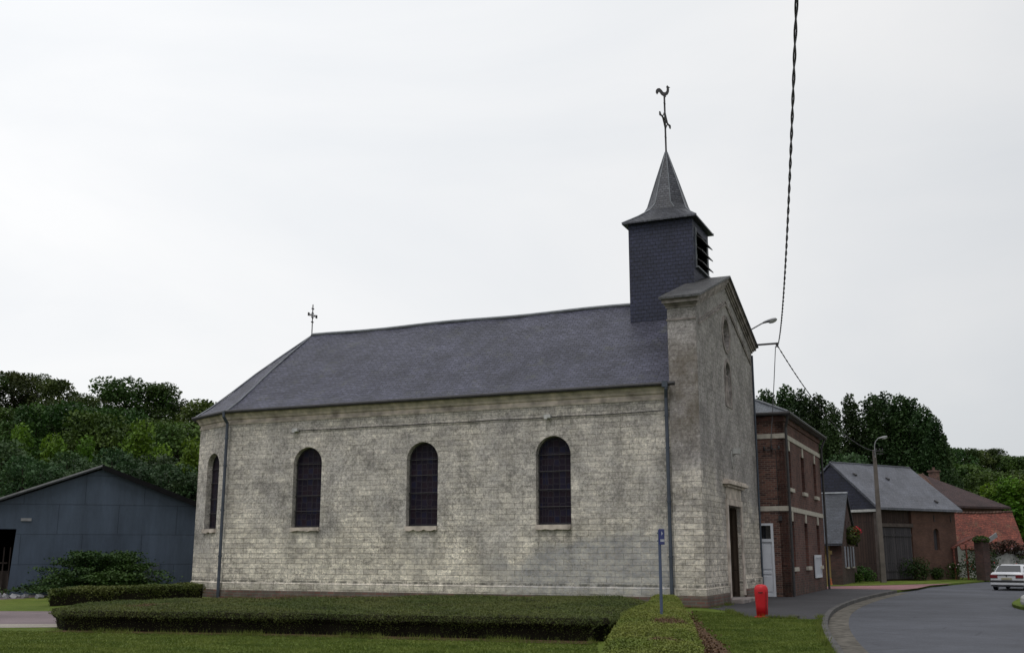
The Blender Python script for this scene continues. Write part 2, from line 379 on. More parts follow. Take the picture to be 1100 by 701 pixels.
M['shutter_brown'] = planks('brown_shutter', (.055, .022, .018), (.04, .016, .014), (.015, .008, .008), .12)
M['house_slate'] = slate('house_slate', (.13, .145, .165), (.09, .10, .12), (.05, .055, .065), .24, .14, .5)
M['cottage_brick'] = brickmat('cottage_brick', (.10, .052, .046), (.055, .035, .034), (.075, .06, .055), .23, .08, .45)
M['cottage_slate'] = slate('cottage_slate', (.042, .047, .060), (.026, .03, .04), (.02, .022, .028), .24, .16, .5)
M['yellow_wall'] = plain('yellow_render', (.23, .17, .075), .9, .2, .2, 2)
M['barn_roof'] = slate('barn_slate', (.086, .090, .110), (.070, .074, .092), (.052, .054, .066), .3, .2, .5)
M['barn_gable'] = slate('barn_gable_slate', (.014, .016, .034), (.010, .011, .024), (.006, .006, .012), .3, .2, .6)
M['barn_brick'] = brickmat('barn_brick', (.115, .058, .043), (.085, .045, .036), (.085, .055, .045), .23, .08, .35)
M['boards'] = planks('barn_boards', (.060, .038, .032), (.040, .027, .024), (.015, .012, .012), .2)
M['door_boards'] = planks('barn_door_boards', (.058, .053, .058), (.038, .035, .040), (.015, .015, .02), .22)
M['beam'] = plain('old_beam', (.075, .06, .055), .9, .2, .3, 3)
M['brown_roof'] = slate('brown_tile', (.058, .031, .030), (.038, .022, .023), (.016, .011, .012), .2, .16, .8)
M['mossy_tile'] = slate('mossy_tile', (.10, .05, .036), (.075, .045, .035), (.03, .02, .018), .25, .18, .9, .5)
M['red_tile'] = slate('red_tile', (.19, .055, .036), (.11, .034, .026), (.05, .018, .014), .26, .20, .9, .5, bstr=1.)
def steel():
    m = NT('blue_panels', .6, .3); uv = m.co('UV'); ob = m.co()
    c, f = m.brick(uv, 2.45, 1.27, (.050, .068, .098), (.043, .060, .088), (.026, .037, .056), .014, offset=.42, distort=.015, dscale=1.5)
    c = m.mix(c, m.ramp(m.noise(ob, .9, 8, .7, 0, (1.5, 1, .35)), (.3, .66), (.7, 1.3)), .9, 'MULTIPLY')
    m.bump(m.math('ADD', m.math('MULTIPLY', f, -1.0), m.math('MULTIPLY', m.noise(ob, 1.4, 3), .9)), .5, .03); return m.out(c)
M['shed'] = steel(); M['shed_roof'] = plain('shed_roof_sheet', (.10, .11, .13), .7, .3, .3, 1.5)
def leaded():
    m = NT('leaded_glass', .55, .12); uv = m.co('UV')
    vo = m.n('ShaderNodeTexVoronoi', feature='DISTANCE_TO_EDGE'); m.L(uv, vo.inputs['Vector']); vo.inputs['Scale'].default_value = 4.5; vo.inputs['Randomness'].default_value = .25
    vc = m.n('ShaderNodeTexVoronoi'); m.L(uv, vc.inputs['Vector']); vc.inputs['Scale'].default_value = 4.5; vc.inputs['Randomness'].default_value = .25
    c = m.ramp(sepz(m, vc.outputs['Color'], 'X'), (.2, (.010, .007, .016)), (.6, (.018, .010, .016)), (.9, (.012, .012, .03)))
    c = m.mix(c, (.030, .026, .034), m.ramp(vo.outputs['Distance'], (.03, 1.0), (.08, 0.0)))
    m.bump(m.noise(uv, 6, 3), .3, .01); return m.out(c)
M['leaded'] = leaded()
M['glass'] = NT('dark_glass', .08, .8).out((.012, .013, .016))
M['red_paint'] = plain('red_paint', (.42, .006, .012), .5, .35, .12, 5)
M['sign_blue'] = plain('sign_blue', (.012, .02, .16), .4, .4, .1)
M['post_grey'] = plain('post_grey', (.07, .09, .15), .5, .4, .15, 3, .2)
M['concrete'] = plain('concrete', (.115, .10, .09), .9, .2, .3, 1.4, bump=.3)
M['lamp_grey'] = plain('lamp_alu', (.20, .20, .21), .5, .4, .2, 5, .3)
M['lamp_glass'] = plain('lamp_bowl', (.42, .43, .42), .25, .5, .08, 5)
M['cable'] = plain('cable_black', (.012, .011, .018), .5, .4, .2, 3)
M['cable_grey'] = plain('cable_grey', (.09, .09, .10), .6, .4, .2, 3)

def asphalt(name, c, lite=.25, red=0):
    m = NT(name, .85, .3); ob = m.co()
    n = m.ramp(m.noise(ob, .25, 8, .6), (.35, tuple(x*.78 for x in c)), (.65, tuple(x*1.25 for x in c)))
    n = m.mix(n, m.ramp(m.noise(ob, 45, 2, .6), (.35, .7), (.68, 1.4)), .8, 'MULTIPLY')
    k = m.ramp(m.noise(ob, 1.4, 9, .7), (.55, 0.0), (.72, 1.0)); n = m.mix(n, tuple(x*1.6 for x in c), m.math('MULTIPLY', k, lite))
    ck = m.n('ShaderNodeTexVoronoi', feature='DISTANCE_TO_EDGE'); m.L(ob, ck.inputs['Vector']); ck.inputs['Scale'].default_value = .33
    n = m.mix(n, tuple(x*.45 for x in c), m.math('MULTIPLY', m.ramp(ck.outputs['Distance'], (.0, 1.0), (.010, 0.0)), m.maprange(m.noise(ob, .2, 3), .45, .6, 0, .75)))
    m.bump(m.noise(ob, 60, 3), .4, .008); return m.out(n)
M['road'] = asphalt('road_asphalt', (.056, .059, .071), .7); M['pavement'] = asphalt('pavement_asphalt', (.034, .033, .037))
M['pink'] = asphalt('pink_gravel', (.19, .095, .10)); M['cream_path'] = asphalt('cream_path', (.25, .225, .19))
M['pinkgrey_path'] = asphalt('worn_path', (.135, .105, .11))
M['kerb'] = plain('kerb_concrete', (.075, .072, .070), .9, .2, .35, 1.2, bump=.3)
M['gravel_edge'] = plain('gutter_gravel', (.10, .092, .080), .95, .1, .5, 4, bump=.5)
def grassmat():
    m = NT('grass_ground', .9, .1); ob = m.co()
    c = m.ramp(m.noise(ob, .3, 6, .6), (.3, (.062, .088, .014)), (.5, (.086, .120, .019)), (.7, (.125, .145, .032)))
    c = m.mix(c, m.ramp(m.noise(ob, 2.2, 8, .75), (.3, .65), (.7, 1.4)), .8, 'MULTIPLY')
    c = m.mix(c, m.ramp(m.noise(ob, 30, 4, .7), (.3, .5), (.7, 1.5)), .8, 'MULTIPLY')
    y = m.ramp(m.noise(ob, 1.1, 7, .7), (.6, 0.0), (.75, 1.0)); c = m.mix(c, (.11, .10, .035), m.math('MULTIPLY', y, .35))
    m.bump(m.noise(ob, 25, 4, .7), .8, .04); return m.out(c)
M['grass'] = grassmat()
M['blade'] = leafmat('grass_blade', (.068, .102, .014), (.130, .165, .032), 1.2, .02, .3, 0)
M['soil'] = plain('mulch', (.075, .045, .028), .95, .1, .5, 6, bump=.6)
M['hill'] = plain('hill_ground', (.02, .035, .012), .95, .1, .3, .3)
M['bed_leaf'] = leafmat('bed_leaf', (.055, .080, .015), (.095, .108, .026), .45, 0, .15, 0)
M['bed_leaf2'] = leafmat('bed_leaf_bright', (.100, .135, .018), (.165, .180, .034), .6, 0, .15, 0)
M['bed_core'] = plain('bed_core', (.014, .012, .008), .95, .1, .4, 1.5)  # dark twig brown, blackened to put the hedge sides' shade into the colour
M['dead_leaf'] = leafmat('dead_leaf', (.085, .045, .022), (.13, .08, .04), 1.5, 0, .1, 0)
M['juniper'] = leafmat('juniper_leaf', (.016, .042, .008), (.042, .082, .014), .6, 0, .15, 0)
M['bark'] = plain('bark', (.06, .05, .04), .95, .1, .4, 2, bump=.5)
M['leaf_dark'] = leafmat('leaf_dark', (.012, .030, .006), (.050, .085, .014), .3)
M['leaf_mid'] = leafmat('leaf_mid', (.020, .052, .009), (.066, .118, .020), .3)
M['leaf_bright'] = leafmat('leaf_bright', (.055, .13, .010), (.11, .20, .018), .3, .02, .3, .2)
M['leaf_grey'] = leafmat('leaf_greygreen', (.022, .052, .018), (.050, .092, .032), .35, .02)
M['leaf_poplar'] = leafmat('leaf_poplar', (.012, .032, .010), (.034, .068, .018), .25, .02)
M['flower_red'] = plain('red_petals', (.38, .015, .03), .7, .2, .3, 9)
M['flower_pink'] = plain('pale_petals', (.5, .35, .4), .7, .2, .3, 9)
M['wine_leaf'] = leafmat('wine_leaf', (.026, .017, .010), (.045, .024, .015), .8, 0, .2, 0)
M['car_paint'] = plain('car_white', (.50, .51, .54), .25, .6, .03, 2)
M['car_dark'] = plain('car_plastic', (.02, .02, .023), .5, .4, .1)
M['tail_red'] = plain('tail_lens', (.12, .012, .015), .2, .6, .1)
M['plate'] = plain('number_plate', (.30, .28, .2), .5, .3, .05)
M['rim'] = plain('wheel_rim', (.3, .3, .31), .35, .5, .1, 5, .5)

# ------------------------------------------------------------ ground, road, pavements
kerb_line = [gnd(925, 740), gnd(905, 701), gnd(893, 684), gnd(888, 671), gnd(890, 661), gnd(897, 653.5), gnd(912, 646.5), gnd(934, 640), gnd(963, 634)]
def smoothline(pts, k=5):
    P = [Vector(p[:2]).to_3d() for p in pts]; out = []
    for i in range(len(P)-1):
        a, b, c, d = P[max(i-1, 0)], P[i], P[i+1], P[min(i+2, len(P)-1)]
        for j in range(k):
            t = j/k; out.append(.5*((2*b)+(c-a)*t+(2*a-5*b+4*c-d)*t*t+(3*b-a-3*c+d)*t**3))
    return out+[P[-1]]
kl = smoothline(kerb_line)
far_left = [Vector((23.0, 60.2, 0)), Vector((27.5, 66.5, 0)), Vector((33.5, 74.5, 0)), Vector((42, 83, 0)), Vector((60, 97, 0)), Vector((110, 130, 0))]
right_side = [Vector((113, 122, 0)), Vector((60, 86, 0)), Vector((42, 73, 0)), Vector((31, 61, 0)), Vector((24, 50, 0)), Vector((18.8, 41, 0)), Vector((17.1, 37, 0)), Vector((16.6, 33, 0)), Vector((16.8, 25, 0)), Vector((17, 12, 0)), Vector((17, -30, 0)), Vector((4.2, -30, 0)), Vector((4.6, 8, 0))]
road = [Vector((4.9, 13, 0))]+kl+smoothline(far_left, 3)+smoothline(right_side, 3)
RZ = -.10
mb = MB()
def sheet(mb, poly, z, holes=()):
    loops = [poly]+list(holes); flat = [q for l in loops for q in l]
    tr = tessellate_polygon([[Vector((q[0], q[1], 0)) for q in l] for l in loops]); fs = []
    for t in tr:
        a, b, c = [Vector((flat[i][0], flat[i][1])) for i in t]; fs.append(t if (b-a).cross(c-a) > 0 else t[::-1])
    mb.add([(q[0], q[1], z) for q in flat], fs)
sheet(mb, [(-700, -120), (700, -120), (700, 900), (-700, 900)], 0, [road])
n = len(road); mb.add([(q.x, q.y, 0) for q in road]+[(q.x, q.y, RZ-.02) for q in road], [(i, (i+1) % n, n+(i+1) % n, n+i) for i in range(n)])
struct(mb.build('ground', M['grass']))
mb = MB(); sheet(mb, road, RZ); struct(mb.build('road', M['road']))
# pale gravelly gutter along the kerb
def strip(mb, line, w0, w1, z, zt=None):
    L = []
    for i, p in enumerate(line):
        d = (line[min(i+1, len(line)-1)]-line[max(i-1, 0)]).normalized(); nrm = Vector((d.y, -d.x, 0)); L.append((p+nrm*w0, p+nrm*w1))
    vs = [(q.x, q.y, z) for a, b in L for q in (a, b)]
    if zt is None: mb.add(vs, [(2*i, 2*i+1, 2*i+3, 2*i+2) for i in range(len(L)-1)])
    else:
        k = len(vs); vs2 = vs+[(x, y, zt) for x, y, _ in vs]; fs = []
        for i in range(len(L)-1):
            a, b, c, d = 2*i, 2*i+1, 2*i+3, 2*i+2
            fs += [(k+a, k+b, k+c, k+d), (a, k+a, k+d, d), (b, c, k+c, k+b)]
        fs += [(0, 1, k+1, k), (k-2, 2*k-2, 2*k-1, k-1)]; mb.add(vs2, fs)
mb = MB(); strip(mb, kl, .03, .55, RZ+.004); struct(mb.build('road_gutter', M['gravel_edge']))
# kerb stones one metre long each with a fine joint, as one kerb
mb = MB(); acc = []; run = 0
for i in range(len(kl)-1):
    acc.append(kl[i]); run += (kl[i+1]-kl[i]).length
    if run > .95 and len(acc) > 0:
        acc.append(kl[i+1]-(kl[i+1]-kl[i]).normalized()*.02); strip(mb, acc, -.12, .03, RZ-.01, .03); acc = []; run = 0
struct(mb.build('kerb', M['kerb'], bevel=.012))
pav = [gnd(779, 655.5), gnd(795, 661.5), gnd(820, 664), gnd(850, 664.5), gnd(884, 664.5)]+[q+Vector((-.11, 0, 0)) for q in kl if q.y > 31]+[gnd(955, 633), gnd(893, 632), CL(1.1, 20.5), CL(1.1, 10.1), CL(-9, 10.1), CL(-9, 9.7), CL(0, 9.7), CL(0, 0)]
mb = MB(); sheet(mb, pav, .006); struct(mb.build('pavement', M['pavement']))
pk = [CL(1.1, 20.5), gnd(893, 631.9), gnd(955, 632.9), gnd(970, 633.2), gnd(985, 631.5), Vector((23.0, 60.0, 0)), Vector((25.8, 63.8, 0)), gnd(985, 627.3), gnd(940, 628.6), gnd(893, 629.5), CL(-3, 27), CL(-3, 21)]
mb = MB(); sheet(mb, pk, .010); struct(mb.build('pavement', M['pink']))
# path on the left
pth = [(-60, 28.2), (-9.5, 27.6), (-6, 28.5), (-6.5, 32.5), (-9, 33.6), (-60, 34.6)]
mb = MB(); sheet(mb, pth, .004); struct(mb.build('path', M['pinkgrey_path']))
mb = MB(); sheet(mb, [(-60, 26.0), (-13, 26.2), (-9.8, 26.6), (-9.5, 27.6), (-60, 28.2)], .008); struct(mb.build('path', M['cream_path']))
mb = MB(); sheet(mb, [(-40, 39.5), (-20.5, 40.5), (-19.2, 43), (-19.5, 46.3), (-40, 44)], .006); struct(mb.build('yard', M['pinkgrey_path']))

# hills
def hillz(x, y):
    a = np.clip((y-72)/70, 0, 1); a = a*a*(3-2*a)
    left = np.clip((-x+15)/55, 0, 1)*15*a
    b = np.clip((y-125)/130, 0, 1); b = b*b*(3-2*b)
    right = np.clip((x-10)/70, 0, 1)*19*b
    return left+right
xs = np.arange(-260, 420, 8.); ys = np.arange(70, 420, 8.)
X, Y = np.meshgrid(xs, ys); Z = hillz(X, Y)-.15+.35*np.sin(X*.13)*np.clip((Y-90)/60, 0, 1)
V = np.stack([X, Y, Z], -1).reshape(-1, 3); nx = len(xs); F = []
for j in range(len(ys)-1):
    for i in range(nx-1): F.append((j*nx+i, j*nx+i+1, (j+1)*nx+i+1, (j+1)*nx+i))
struct(rawmesh('hills', V, np.array(F), M['hill']))

# ------------------------------------------------------------ church
ch = thing('church', 'long pale limestone village church with slate roof, square slate belfry and stained gable front', 'church', O, -A0)
def arch(cx, wd, z0, z1, n=14):
    r = wd/2; zc = z1-r
    return [(cx-r, z0), (cx+r, z0)]+[(cx+r*math.cos(math.pi*k/n), zc+r*math.sin(math.pi*k/n)) for k in range(n+1)]
WX = [-15.72, -10.6, -5.34]; WZ0, WZ1, WW = 2.72, 5.83, 1.32
XN = -19.55; YN0, YN1 = .1, 9.61
apse = [(XN, YN0), (-22.15, 1.35), (-23.4, 3.6), (-23.4, 6.1), (-22.15, 8.35), (XN, YN1)]
foot = [(-1.0, YN0)]+apse+[(-1.0, YN1)]
wallm = MB()
wallm.wall((0, YN0, 0), (1, 0, 0), (0, -1, 0), [(XN, 0), (-1, 0), (-1, 7.35), (XN, 7.35)], [arch(x, WW, WZ0, WZ1) for x in WX], .55)
facets = []
for i in range(len(apse)-1):
    a = Vector((*apse[i], 0)); b = Vector((*apse[i+1], 0)); U = (a-b); l = U.length; U.normalize(); Nn = Vector((U.y, -U.x, 0))
    hs = [arch(l/2, 1.12, WZ0, WZ1)] if i in (0, 4) else []
    wallm.wall(b, U, Nn, [(0, 0), (l, 0), (l, 7.35), (0, 7.35)], hs, .5); facets.append((b, U, Nn, l))
wallm.wall((0, YN1, 0), (-1, 0, 0), (0, 1, 0), [(1, 0), (-XN, 0), (-XN, 7.35), (1, 7.35)], [], .5)
wallm.build('wall', M['stone'], ch)

def offpath(path, d):
    out = []; P = [Vector(p) for p in path]
    for i, p in enumerate(P):
        ns_ = []
        if i > 0: t = (P[i]-P[i-1]).normalized(); ns_.append(Vector((-t.y, t.x)))
        if i < len(P)-1: t = (P[i+1]-P[i]).normalized(); ns_.append(Vector((-t.y, t.x)))
        if len(ns_) == 1: m = ns_[0]
        else: m = (ns_[0]+ns_[1]); m = m/(1+ns_[0].dot(ns_[1]))
        out.append(p-m*-d if False else p+m*d)
    return out
# foot runs left along the near wall, so outward (towards -y) is the left-hand normal
def mould(mb, path, prof):
    rings = [[(*q, z) for q in offpath(path, d)] for d, z in prof]; k = len(path)
    b = len(mb.v)
    for j, (d, z) in enumerate(prof): mb.v += rings[j]
    for j in range(len(prof)-1):
        for i in range(k-1): mb.f.append((b+j*k+i+1, b+j*k+i, b+(j+1)*k+i, b+(j+1)*k+i+1)); mb.m.append(mb.cur)
    mb.f.append(tuple(b+j*k for j in range(len(prof)))[::-1]); mb.m.append(mb.cur)
mb = MB(); mould(mb, foot, [(-.05, 6.9), (.035, 6.9), (.045, 6.98), (.012, 7.0), (.012, 7.1), (.07, 7.12), (.10, 7.2), (.20, 7.3), (.22, 7.4), (-.1, 7.4)])
mb.build('cornice', M['trim'], ch)
mb = MB(); mould(mb, foot, [(-.05, .33), (.05, .33), (.05, .58), (.01, .63), (-.05, .63)]); mb.build('plinth', M['stone'], ch)
mb = MB(); mould(mb, foot, [(-.05, .0), (.075, .0), (.07, .33), (-.05, .335)]); mb.build('plinth', M['base_brick'], ch)
# roof with a flared foot
APX = (-19.05, 4.86)
prof = [(5.28, 7.40), (4.6, 7.86), (3.7, 8.58), (2.6, 9.50), (1.3, 10.50), (0.0, 11.47)]
eav = offpath(foot, .30); eav[0] = Vector((-.98, eav[0][1])); eav[-1] = Vector((-.98, eav[-1][1]))
rf = MB(); NX = 26
def rp(cx, cy, ex, ey, s_, z): return (cx+(ex-cx)*s_, cy+(ey-cy)*s_, z)
cols = []
for i in range(NX+1):                     # near slope from the front to the nave corner
    x = -.98+(eav[1][0]+.98)*i/NX; ax = -.98+(APX[0]+.98)*i/NX; cols.append(((ax, 4.86), (x, eav[0][1])))
for j in range(2, len(eav)-1):
    a, b = eav[j-1], eav[j]
    for t in (.34, .67, 1): cols.append((APX, (a[0]+(b[0]-a[0])*t, a[1]+(b[1]-a[1])*t)))
for i in range(1, NX+1):
    t = i/NX; x = eav[-2][0]+(-.98-eav[-2][0])*t; cols.append(((APX[0]+(-.98-APX[0])*t, 4.86), (x, eav[-1][1])))
rows = []
for s5, z in prof:
    for q in range(1): pass
PR = []
for i in range(len(prof)-1):
    for t in (0, .5): PR.append((prof[i][0]+(prof[i+1][0]-prof[i][0])*t, prof[i][1]+(prof[i+1][1]-prof[i][1])*t))
PR.append(prof[-1]); b = 0; K = len(cols)
jr = random.Random(3)
for d, z in PR:
    for c, e_ in cols:
        s_ = d/5.28; dz = jr.uniform(-.018, .018) if 0 < s_ < .99 else 0
        if s_ == 0: dz = .025*math.sin(c[0]*.9)+.02*math.sin(c[0]*2.3)
        p = rp(c[0], c[1], e_[0], e_[1], s_, z+dz); rf.v.append(p)
for j in range(len(PR)-1):
    for i in range(K-1):
        q = (j*K+i+1, j*K+i, (j+1)*K+i, (j+1)*K+i+1)
        rf.f.append(q); rf.m.append(0)
for i in range(K-1):                       # soffit
    a = len(rf.v); rf.v += [tuple(rf.v[i]), tuple(rf.v[i+1])]
roofo = rf.build('roof', M['slate'], ch)
sm = roofo.modifiers.new('solid', 'SOLIDIFY'); sm.thickness = .07; sm.offset = -1
mb = MB(); mb.tube([(-.98+(APX[0]+.98)*i/20, 4.86, 11.5+.025*math.sin((-.98+(APX[0]+.98)*i/20)*.9)) for i in range(21)], .075, 8)
for e_ in eav[1:-1]:
    mb.tube([Vector(rp(APX[0], APX[1], e_[0], e_[1], d/5.28, z+.03)) for d, z in prof], .035, 6)
mb.build('ridge_cap', M['zinc'], roofo)
mb = MB(); mb.tube([(q[0], q[1], 7.40) for q in offpath([(-.75, YN0)]+apse, .34)], .07, 8); mb.build('gutter', M['iron'], roofo)
# windows
def cwin(origin, U, N, cx, wd):
    o = MB(); P0 = Vector(origin); U = Vector(U); N = Vector(N)
    o.wall(P0-N*.23, U, N, arch(cx, wd+.02, WZ0-.01, WZ1+.01), [arch(cx, wd-.1, WZ0+.05, WZ1-.05)], .05); wf = o.build('window', M['iron'], ch)
    g = MB(); g.wall(P0-N*.255, U, N, arch(cx, wd+.02, WZ0-.01, WZ1+.01), [], .015); g.build('glass', M['leaded'], wf)
    bmb = MB()
    for z in (3.35, 3.95, 4.6, 5.18): bmb.tube([P0+U*(cx-wd/2-.02)-N*.20+Vector((0, 0, z)), P0+U*(cx+wd/2+.02)-N*.20+Vector((0, 0, z))], .016, 5)
    # lead lattice
    for k in range(1, 5):
        x = cx-wd/2+wd*k/5; zt = WZ1-wd/2+math.sqrt(max(0, (wd/2)**2-(x-cx)**2))-.03
        bmb.tube([P0+U*x-N*.248+Vector((0, 0, WZ0+.03)), P0+U*x-N*.248+Vector((0, 0, zt))], .006, 4)
    bmb.build('bar', M['iron'], wf)
    s_ = MB(); r_ = random.Random(int(cx*10)); top = WZ0; pts = [(cx-wd/2-.0, top+.0), (cx-wd/2-.0, top-.15)]
    for k in range(9): pts.append((cx-wd/2+wd*(k+.5)/9, top-.16-r_.uniform(-.045, .03)))
    pts += [(cx+wd/2+.0, top-.15), (cx+wd/2+.0, top)]
    s_.extr(pts, P0+N*.09, U, (0, 0, 1), -N*.38); s_.build('sill', M['trim'], wf)
    h = MB()                              # voussoir ring, barely proud
    r = wd/2; zc = WZ1-r; n = 9; 
    for k in range(n):
        a0 = math.pi*k/n+.012; a1 = math.pi*(k+1)/n-.012; q = [(cx+ra*math.cos(a), zc+ra*math.sin(a)) for ra, a in ((r+.004, a0), (r+.27, a0), (r+.27, (a0+a1)/2), (r+.27, a1), (r+.004, a1), (r+.004, (a0+a1)/2))]
        h.extr(q, P0+N*.008, U, (0, 0, 1), -N*.1)
    h.build('arch_stones', M['stone'], wf)
for x in WX: cwin((0, YN0, 0), (1, 0, 0), (0, -1, 0), x, WW)
for i in (0, 4): b_, U_, N_, l_ = facets[i]; cwin(b_, U_, N_, l_/2, 1.12)
# gable front
FW = 9.71; SLP = .36; ZG = 10.08; ZA = ZG+SLP*FW/2
fm = MB(); DV0, DV1, DZ = 3.75, 5.95, 3.45
circ = [(4.75+.55*math.cos(t*math.pi/9), 9.95+.58*math.sin(t*math.pi/9)) for t in range(18)]
outl = [(0, 0), (DV0, 0), (DV0, DZ), (DV1, DZ), (DV1, 0), (FW, 0), (FW, ZG), (FW/2, ZA), (0, ZG)]
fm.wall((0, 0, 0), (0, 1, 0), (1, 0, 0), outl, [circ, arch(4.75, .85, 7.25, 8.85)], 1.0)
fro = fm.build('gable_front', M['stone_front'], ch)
mb = MB(); mb.wall((-.22, 0, 0), (0, 1, 0), (1, 0, 0), [(4.0, 7.0), (5.5, 7.0), (5.5, 10.7), (4.0, 10.7)], [], .5); mb.build('niche', M['trim_dark'], fro)
mb = MB()
for rr, zz in ((.62, 9.95),):
    ring = [(4.75+.72*math.cos(t*math.pi/12), 9.95+.75*math.sin(t*math.pi/12)) for t in range(24)]; hole = [(4.75+.56*math.cos(t*math.pi/12), 9.95+.59*math.sin(t*math.pi/12)) for t in range(24)]
    mb.wall((.03, 0, 0), (0, 1, 0), (1, 0, 0), ring, [hole], .1)
mb.wall((.03, 0, 0), (0, 1, 0), (1, 0, 0), arch(4.75, 1.13, 7.13, 9.0), [arch(4.75, .86, 7.26, 8.86)], .1)
mb.build('niche_surround', M['trim_dark'], fro)
mb = MB()                                  # statue base like stones inside the two niches
mb.lathe([(.16, 7.27), (.17, 7.5), (.12, 8.0), (.15, 8.3), (.06, 8.4), (.09, 8.5), (.05, 8.62)], (-.12, 4.75), 12); mb.build('niche_carving', M['trim_dark'], fro)
def rake(mb, x0, x1, zlo, zhi, vend):      # raking slab over both sides of the gable; offsets are measured from the wall top line
    for sgn in (0, 1):
        f = (lambda v: v) if not sgn else (lambda v: FW-v)
        ys = [vend, FW/2]; zb = [ZG+SLP*vend, ZA]
        pts = [(f(ys[0]), zb[0]+zlo), (f(ys[1]), zb[1]+zlo), (f(ys[1]), zb[1]+zhi), (f(ys[0]), zb[0]+zhi)]
        mb.extr(pts, (x0, 0, 0), (0, 1, 0), (0, 0, 1), (x1-x0, 0, 0))
mb = MB(); rake(mb, -1.04, .05, .0, .10, -.05); rake(mb, -1.08, .10, .102, .20, -.12); rake(mb, -1.12, .17, .202, .32, -.24); rake(mb, -1.15, .20, .34, .38, -.30)
for z0, z1, p in ((ZG-.46, ZG-.40, .03),): mb.box(-1.0-p, p, -p, .0, z0, z1)
mb.build('cornice', M['trim_dark'], fro)
mb = MB(); rake(mb, -1.2, .25, .385, .46, -.36); mb.build('coping', M['coping'], fro)
mb = MB(); rake(mb, -.1, .045, -.72, -.64, .35); rake(mb, -.1, .03, -.56, -.53, .3); mb.build('gable_moulding', M['trim_dark'], fro)
# doorway
mb = MB(); mb.box(-.02, .06, DV0-.26, DV0, 0.2, DZ+.0); mb.box(-.02, .06, DV1, DV1+.26, .2, DZ); mb.box(-.02, .065, DV0-.26, DV1+.26, DZ, DZ+.22)
mb.box(-.02, .03, DV0-.16, DV1+.16, DZ+.23, 4.1); mb.box(-.02, .14, DV0-.4, DV1+.4, 4.1, 4.18); mb.box(-.02, .26, DV0-.6, DV1+.6, 4.182, 4.30); mb.box(-.02, .20, DV0-.5, DV1+.5, 4.302, 4.36)
mb.build('doorway', M['trim'], fro, bevel=.015)
mb = MB(); mb.box(-.95, -.85, DV0, (DV0+DV1)/2-.01, .15, DZ)
for z0, z1 in ((.3, 1.1), (1.25, 2.2), (2.35, 3.2)): mb.box(-.86, -.83, DV0+.15, (DV0+DV1)/2-.16, z0, z1)
do = mb.build('door', M['wood_door'], ch, bevel=.01)
mb = MB(); mb.obox((-.81, (DV0+DV1)/2-.1, 1.25), (.04, .14, .03)); mb.build('handle', M['iron'], do)
mb = MB(); mb.box(-.93, -.12, DV1-.09, DV1-.02, .15, DZ-.06)         # the other leaf folded open against the reveal
for z0, z1 in ((.3, 1.1), (1.25, 2.2), (2.35, 3.2)): mb.box(-.82, -.24, DV1-.115, DV1-.09, z0, z1)
mb.build('door', M['door_open'], ch, bevel=.01)
mb = MB(); mb.box(-1.3, -1.2, DV0-.3, DV1+.3, 0, DZ+.2); mb.build('door_shade_plate', M['black'], ch)  # black plate behind the doorway, painted in for the unlit interior
mb = MB(); mb.box(-.85, .06, DV0-.0, DV1, 0, .15); mb.box(.06, .5, DV0-.3, DV1+.3, 0, .14); mb.build('doorstep', M['trim_dark'], fro, bevel=.02)
for bx in ((-1.05, .07, -.07, .0, .0, .36), (.0, .07, .0, DV0-.3, 0, .36), (.0, .09, DV1+.3, FW-.2, 0, .42)):
    mb = MB(); mb.box(*bx); mb.build('plinth', M['base_brick'], fro, bevel=.02)
for bx in ((-1.03, .05, -.05, .0, .36, .60), (.0, .05, .0, DV0-.3, .36, .60), (.0, .07, DV1+.3, FW-.2, .42, .80)):
    mb = MB(); mb.box(*bx); mb.build('plinth', M['stone_front'], fro, bevel=.02)
# belfry
TX0, TX1, TY0, TY1, TZ = -3.43, -.86, 3.57, 6.15, 14.42
tb = MB()
tb.wall((TX1, 0, 0), (0, 1, 0), (1, 0, 0), [(TY0, 9.3), (TY1, 9.3), (TY1, TZ), (TY0, TZ)], [[(TY0+.42, 12.62), (TY1-.42, 12.62), (TY1-.42, 14.05), (TY0+.42, 14.05)]], .35)
tb.box(TX0, TX1-.35, TY0, TY1, 9.3, TZ)
tw = tb.build('belfry', M['tower_slate'], ch)
mb = MB(); mb.box(TX1-.36, TX1-.30, TY0+.3, TY1-.3, 12.55, 14.1); mb.build('louvre_backing', M['black'], tw)
for k in range(3):
    z = 12.72+k*.47; mb = MB()
    mb.add([Vector(p) for p in [(TX1-.25, TY0+.40, z+.42), (TX1-.25, TY1-.40, z+.42), (TX1+.26, TY1-.40, z+.02), (TX1+.26, TY0+.40, z+.02),
            (TX1-.25, TY0+.40, z+.37), (TX1-.25, TY1-.40, z+.37), (TX1+.26, TY1-.40, z-.03), (TX1+.26, TY0+.40, z-.03)]],
           [(0, 3, 2, 1), (4, 5, 6, 7), (2, 3, 7, 6), (0, 1, 5, 4), (0, 4, 7, 3), (1, 2, 6, 5)]); mb.build('louvre', M['iron'], tw)
mb = MB(); mb.box(TX1+.001, TX1+.05, TY0+.34, TY0+.42, 12.55, 14.12); mb.box(TX1+.001, TX1+.05, TY1-.42, TY1-.34, 12.55, 14.12); mb.box(TX1+.001, TX1+.12, TY0+.3, TY1-.3, 12.5, 12.56); mb.build('louvre_frame', M['zinc'], tw)
sp = MB(); cx, cy = (TX0+TX1)/2, (TY0+TY1)/2
def ring(h, oct_, z):                       # eight points, from square (oct_=0) to octagon (oct_=1)
    t = h*(1-oct_*(1-math.tan(math.pi/8))); return [(cx+a*h if abs(a) == 1 else cx+a*t, cy+b*h if abs(b) == 1 else cy+b*t, z) for a, b in ((1, -.999), (1, .999), (.999, 1), (-.999, 1), (-1, .999), (-1, -.999), (-.999, -1), (.999, -1))]
